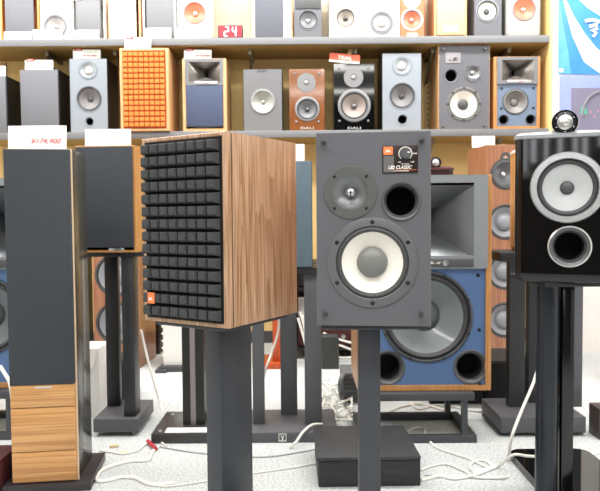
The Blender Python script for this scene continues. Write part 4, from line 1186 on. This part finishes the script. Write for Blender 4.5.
cable('pale cable lying on the carpet behind the walnut stand', fl([(150, 485), (170, 486), (200, 482), (240, 475), (290, 468), (317, 463)], .003), .0026, CABLE)
cable('white cable hanging beside the red brown pedestal', [at(279, 318, 3.2), at(278, 333, 3.2), at(272, 352, 3.18), at(265, 372, 3.16), floor_at(262, 392, .005)], .0045)
cable('white cable looping from the stand with emblem to the black box', [floor_at(290, 447, .006), floor_at(296, 442, .03), at(303, 432, 2.68), floor_at(312, 425, .06), floor_at(322, 424, .05)], .0045)
cable('gray hose curving from the power unit to the floor', [at(349, 374, pu.y + .02), at(343, 375, pu.y - .03), at(340, 384, pu.y - .06)] + fl([(342, 398), (348, 407), (353, 414), (358, 421)], .008), .0095, GCABLE)
cable('white cable on the carpet under the big blue monitor', fl([(407, 398), (418, 409), (436, 405), (455, 407), (475, 411), (505, 412)], .004), .0045)
cable('second white cable crossing the carpet under the big blue monitor', fl([(384, 414), (400, 407), (420, 404), (440, 409), (452, 413)], .004), .0055)
cable('pale cable running from the black box to the gloss stand base', fl([(421, 470), (432, 466), (446, 464), (462, 470), (476, 477), (496, 478), (508, 477)], .004), .003)
cable('thin gray cable straight across the carpet beside the gloss stand base', fl([(425, 475), (450, 477), (480, 478.5), (506, 479.5)], .0022), .0016, mat('pale_gray_cable', '#a3a8aa', .5))
cable('white cable curling beyond the gloss stand base to the right edge', fl([(577, 459), (584, 462), (592, 455), (602, 452)], .004), .004)
# hanging bundle at the rack
for i, (x0_, x1_, sw) in enumerate(((300, 309, 6), (303, 312, -4), (298, 306, 9))):
    cable('white cable hanging in front of the rack right of the walnut speaker', [at(x0_, 312 + i * 3, 4.1 - .15 * i), at((x0_ + x1_) / 2 + sw * .3, 335 + 3 * i, 4.09 - .15 * i), at(x1_, 352, 4.07 - .15 * i), at(x1_ - 2 + i, 375, 4.05 - .15 * i), floor_at(x1_ + 1, 398 + i * 2, .006)], .006, group='white cables hanging in front of the rack')
for i, (ya, yb_, xe) in enumerate(((345, 352, 357), (336, 344, 358), (353, 356, 358))):
    p0, p1 = at(323, ya - 3, 4.22), at(xe, yb_, 4.22)
    cable('white cable strung across the rack below the dark gray speaker', [p0, (p0 + p1) / 2 - Vector((0, 0, .02 * i - .01)), p1], .006, group='white cables strung across the rack')
# tangle of white cables
tg = MB()
for k in range(26):
    c0 = Vector((random.uniform(323, 356), random.uniform(378, 420)))
    pts = []
    an = random.uniform(0, 6.28)
    for j in range(7):
        an += random.uniform(-1.1, 1.3)
        c0 += Vector((math.cos(an) * 7, math.sin(an) * 4))
        c0.x = min(max(c0.x, 322), 352); c0.y = min(max(c0.y, 380), 420)
        pts.append(floor_at(c0.x, c0.y, .006 + random.uniform(0, .035)))
    tg.tube(smooth(pts, 5), .005, 6)
o_ = tg.build('cable_tangle', CABLE); tag(o_, 'tangle of white cables on the carpet behind the black box', 'cables'); o_['kind'] = 'stuff'

# ------------------------------------------------------------ light
wd = bpy.data.worlds.new('world'); SC.world = wd; wd.use_nodes = True
bg = wd.node_tree.nodes['Background']; bg.inputs['Color'].default_value = (.93, .96, 1, 1); bg.inputs['Strength'].default_value = .75
def area(x, y, z, sx, sy, power, col=(1, .98, .95), rx=0, ry=0, name='ceiling_light'):
    l = bpy.data.lights.new(name, 'AREA'); l.shape = 'RECTANGLE'; l.size = sx; l.size_y = sy; l.energy = power; l.color = col
    o = bpy.data.objects.new(name, l); COL.objects.link(o); o.location = (x, y, z); o.rotation_euler = (rx, ry, 0)
    return o
area(-.4, 4.02, 2.86, 5.6, .16, 125, rx=R(6))     # tube row along the shelf wall
area(-1.0, 2.6, 2.92, 2.6, .3, 70)
area(1.6, 2.4, 2.92, 2.0, .3, 60)
area(-.9, .6, 2.92, 3.0, .3, 75)
area(1.5, .3, 2.92, 2.4, .3, 50)
area(0, -1.3, 2.92, 3.6, .3, 65)
SC.view_settings.view_transform = 'Standard'
SC.view_settings.look = 'None'
SC.view_settings.exposure = -.1
SC.view_settings.gamma = 1
SC.view_settings.use_curve_mapping = False
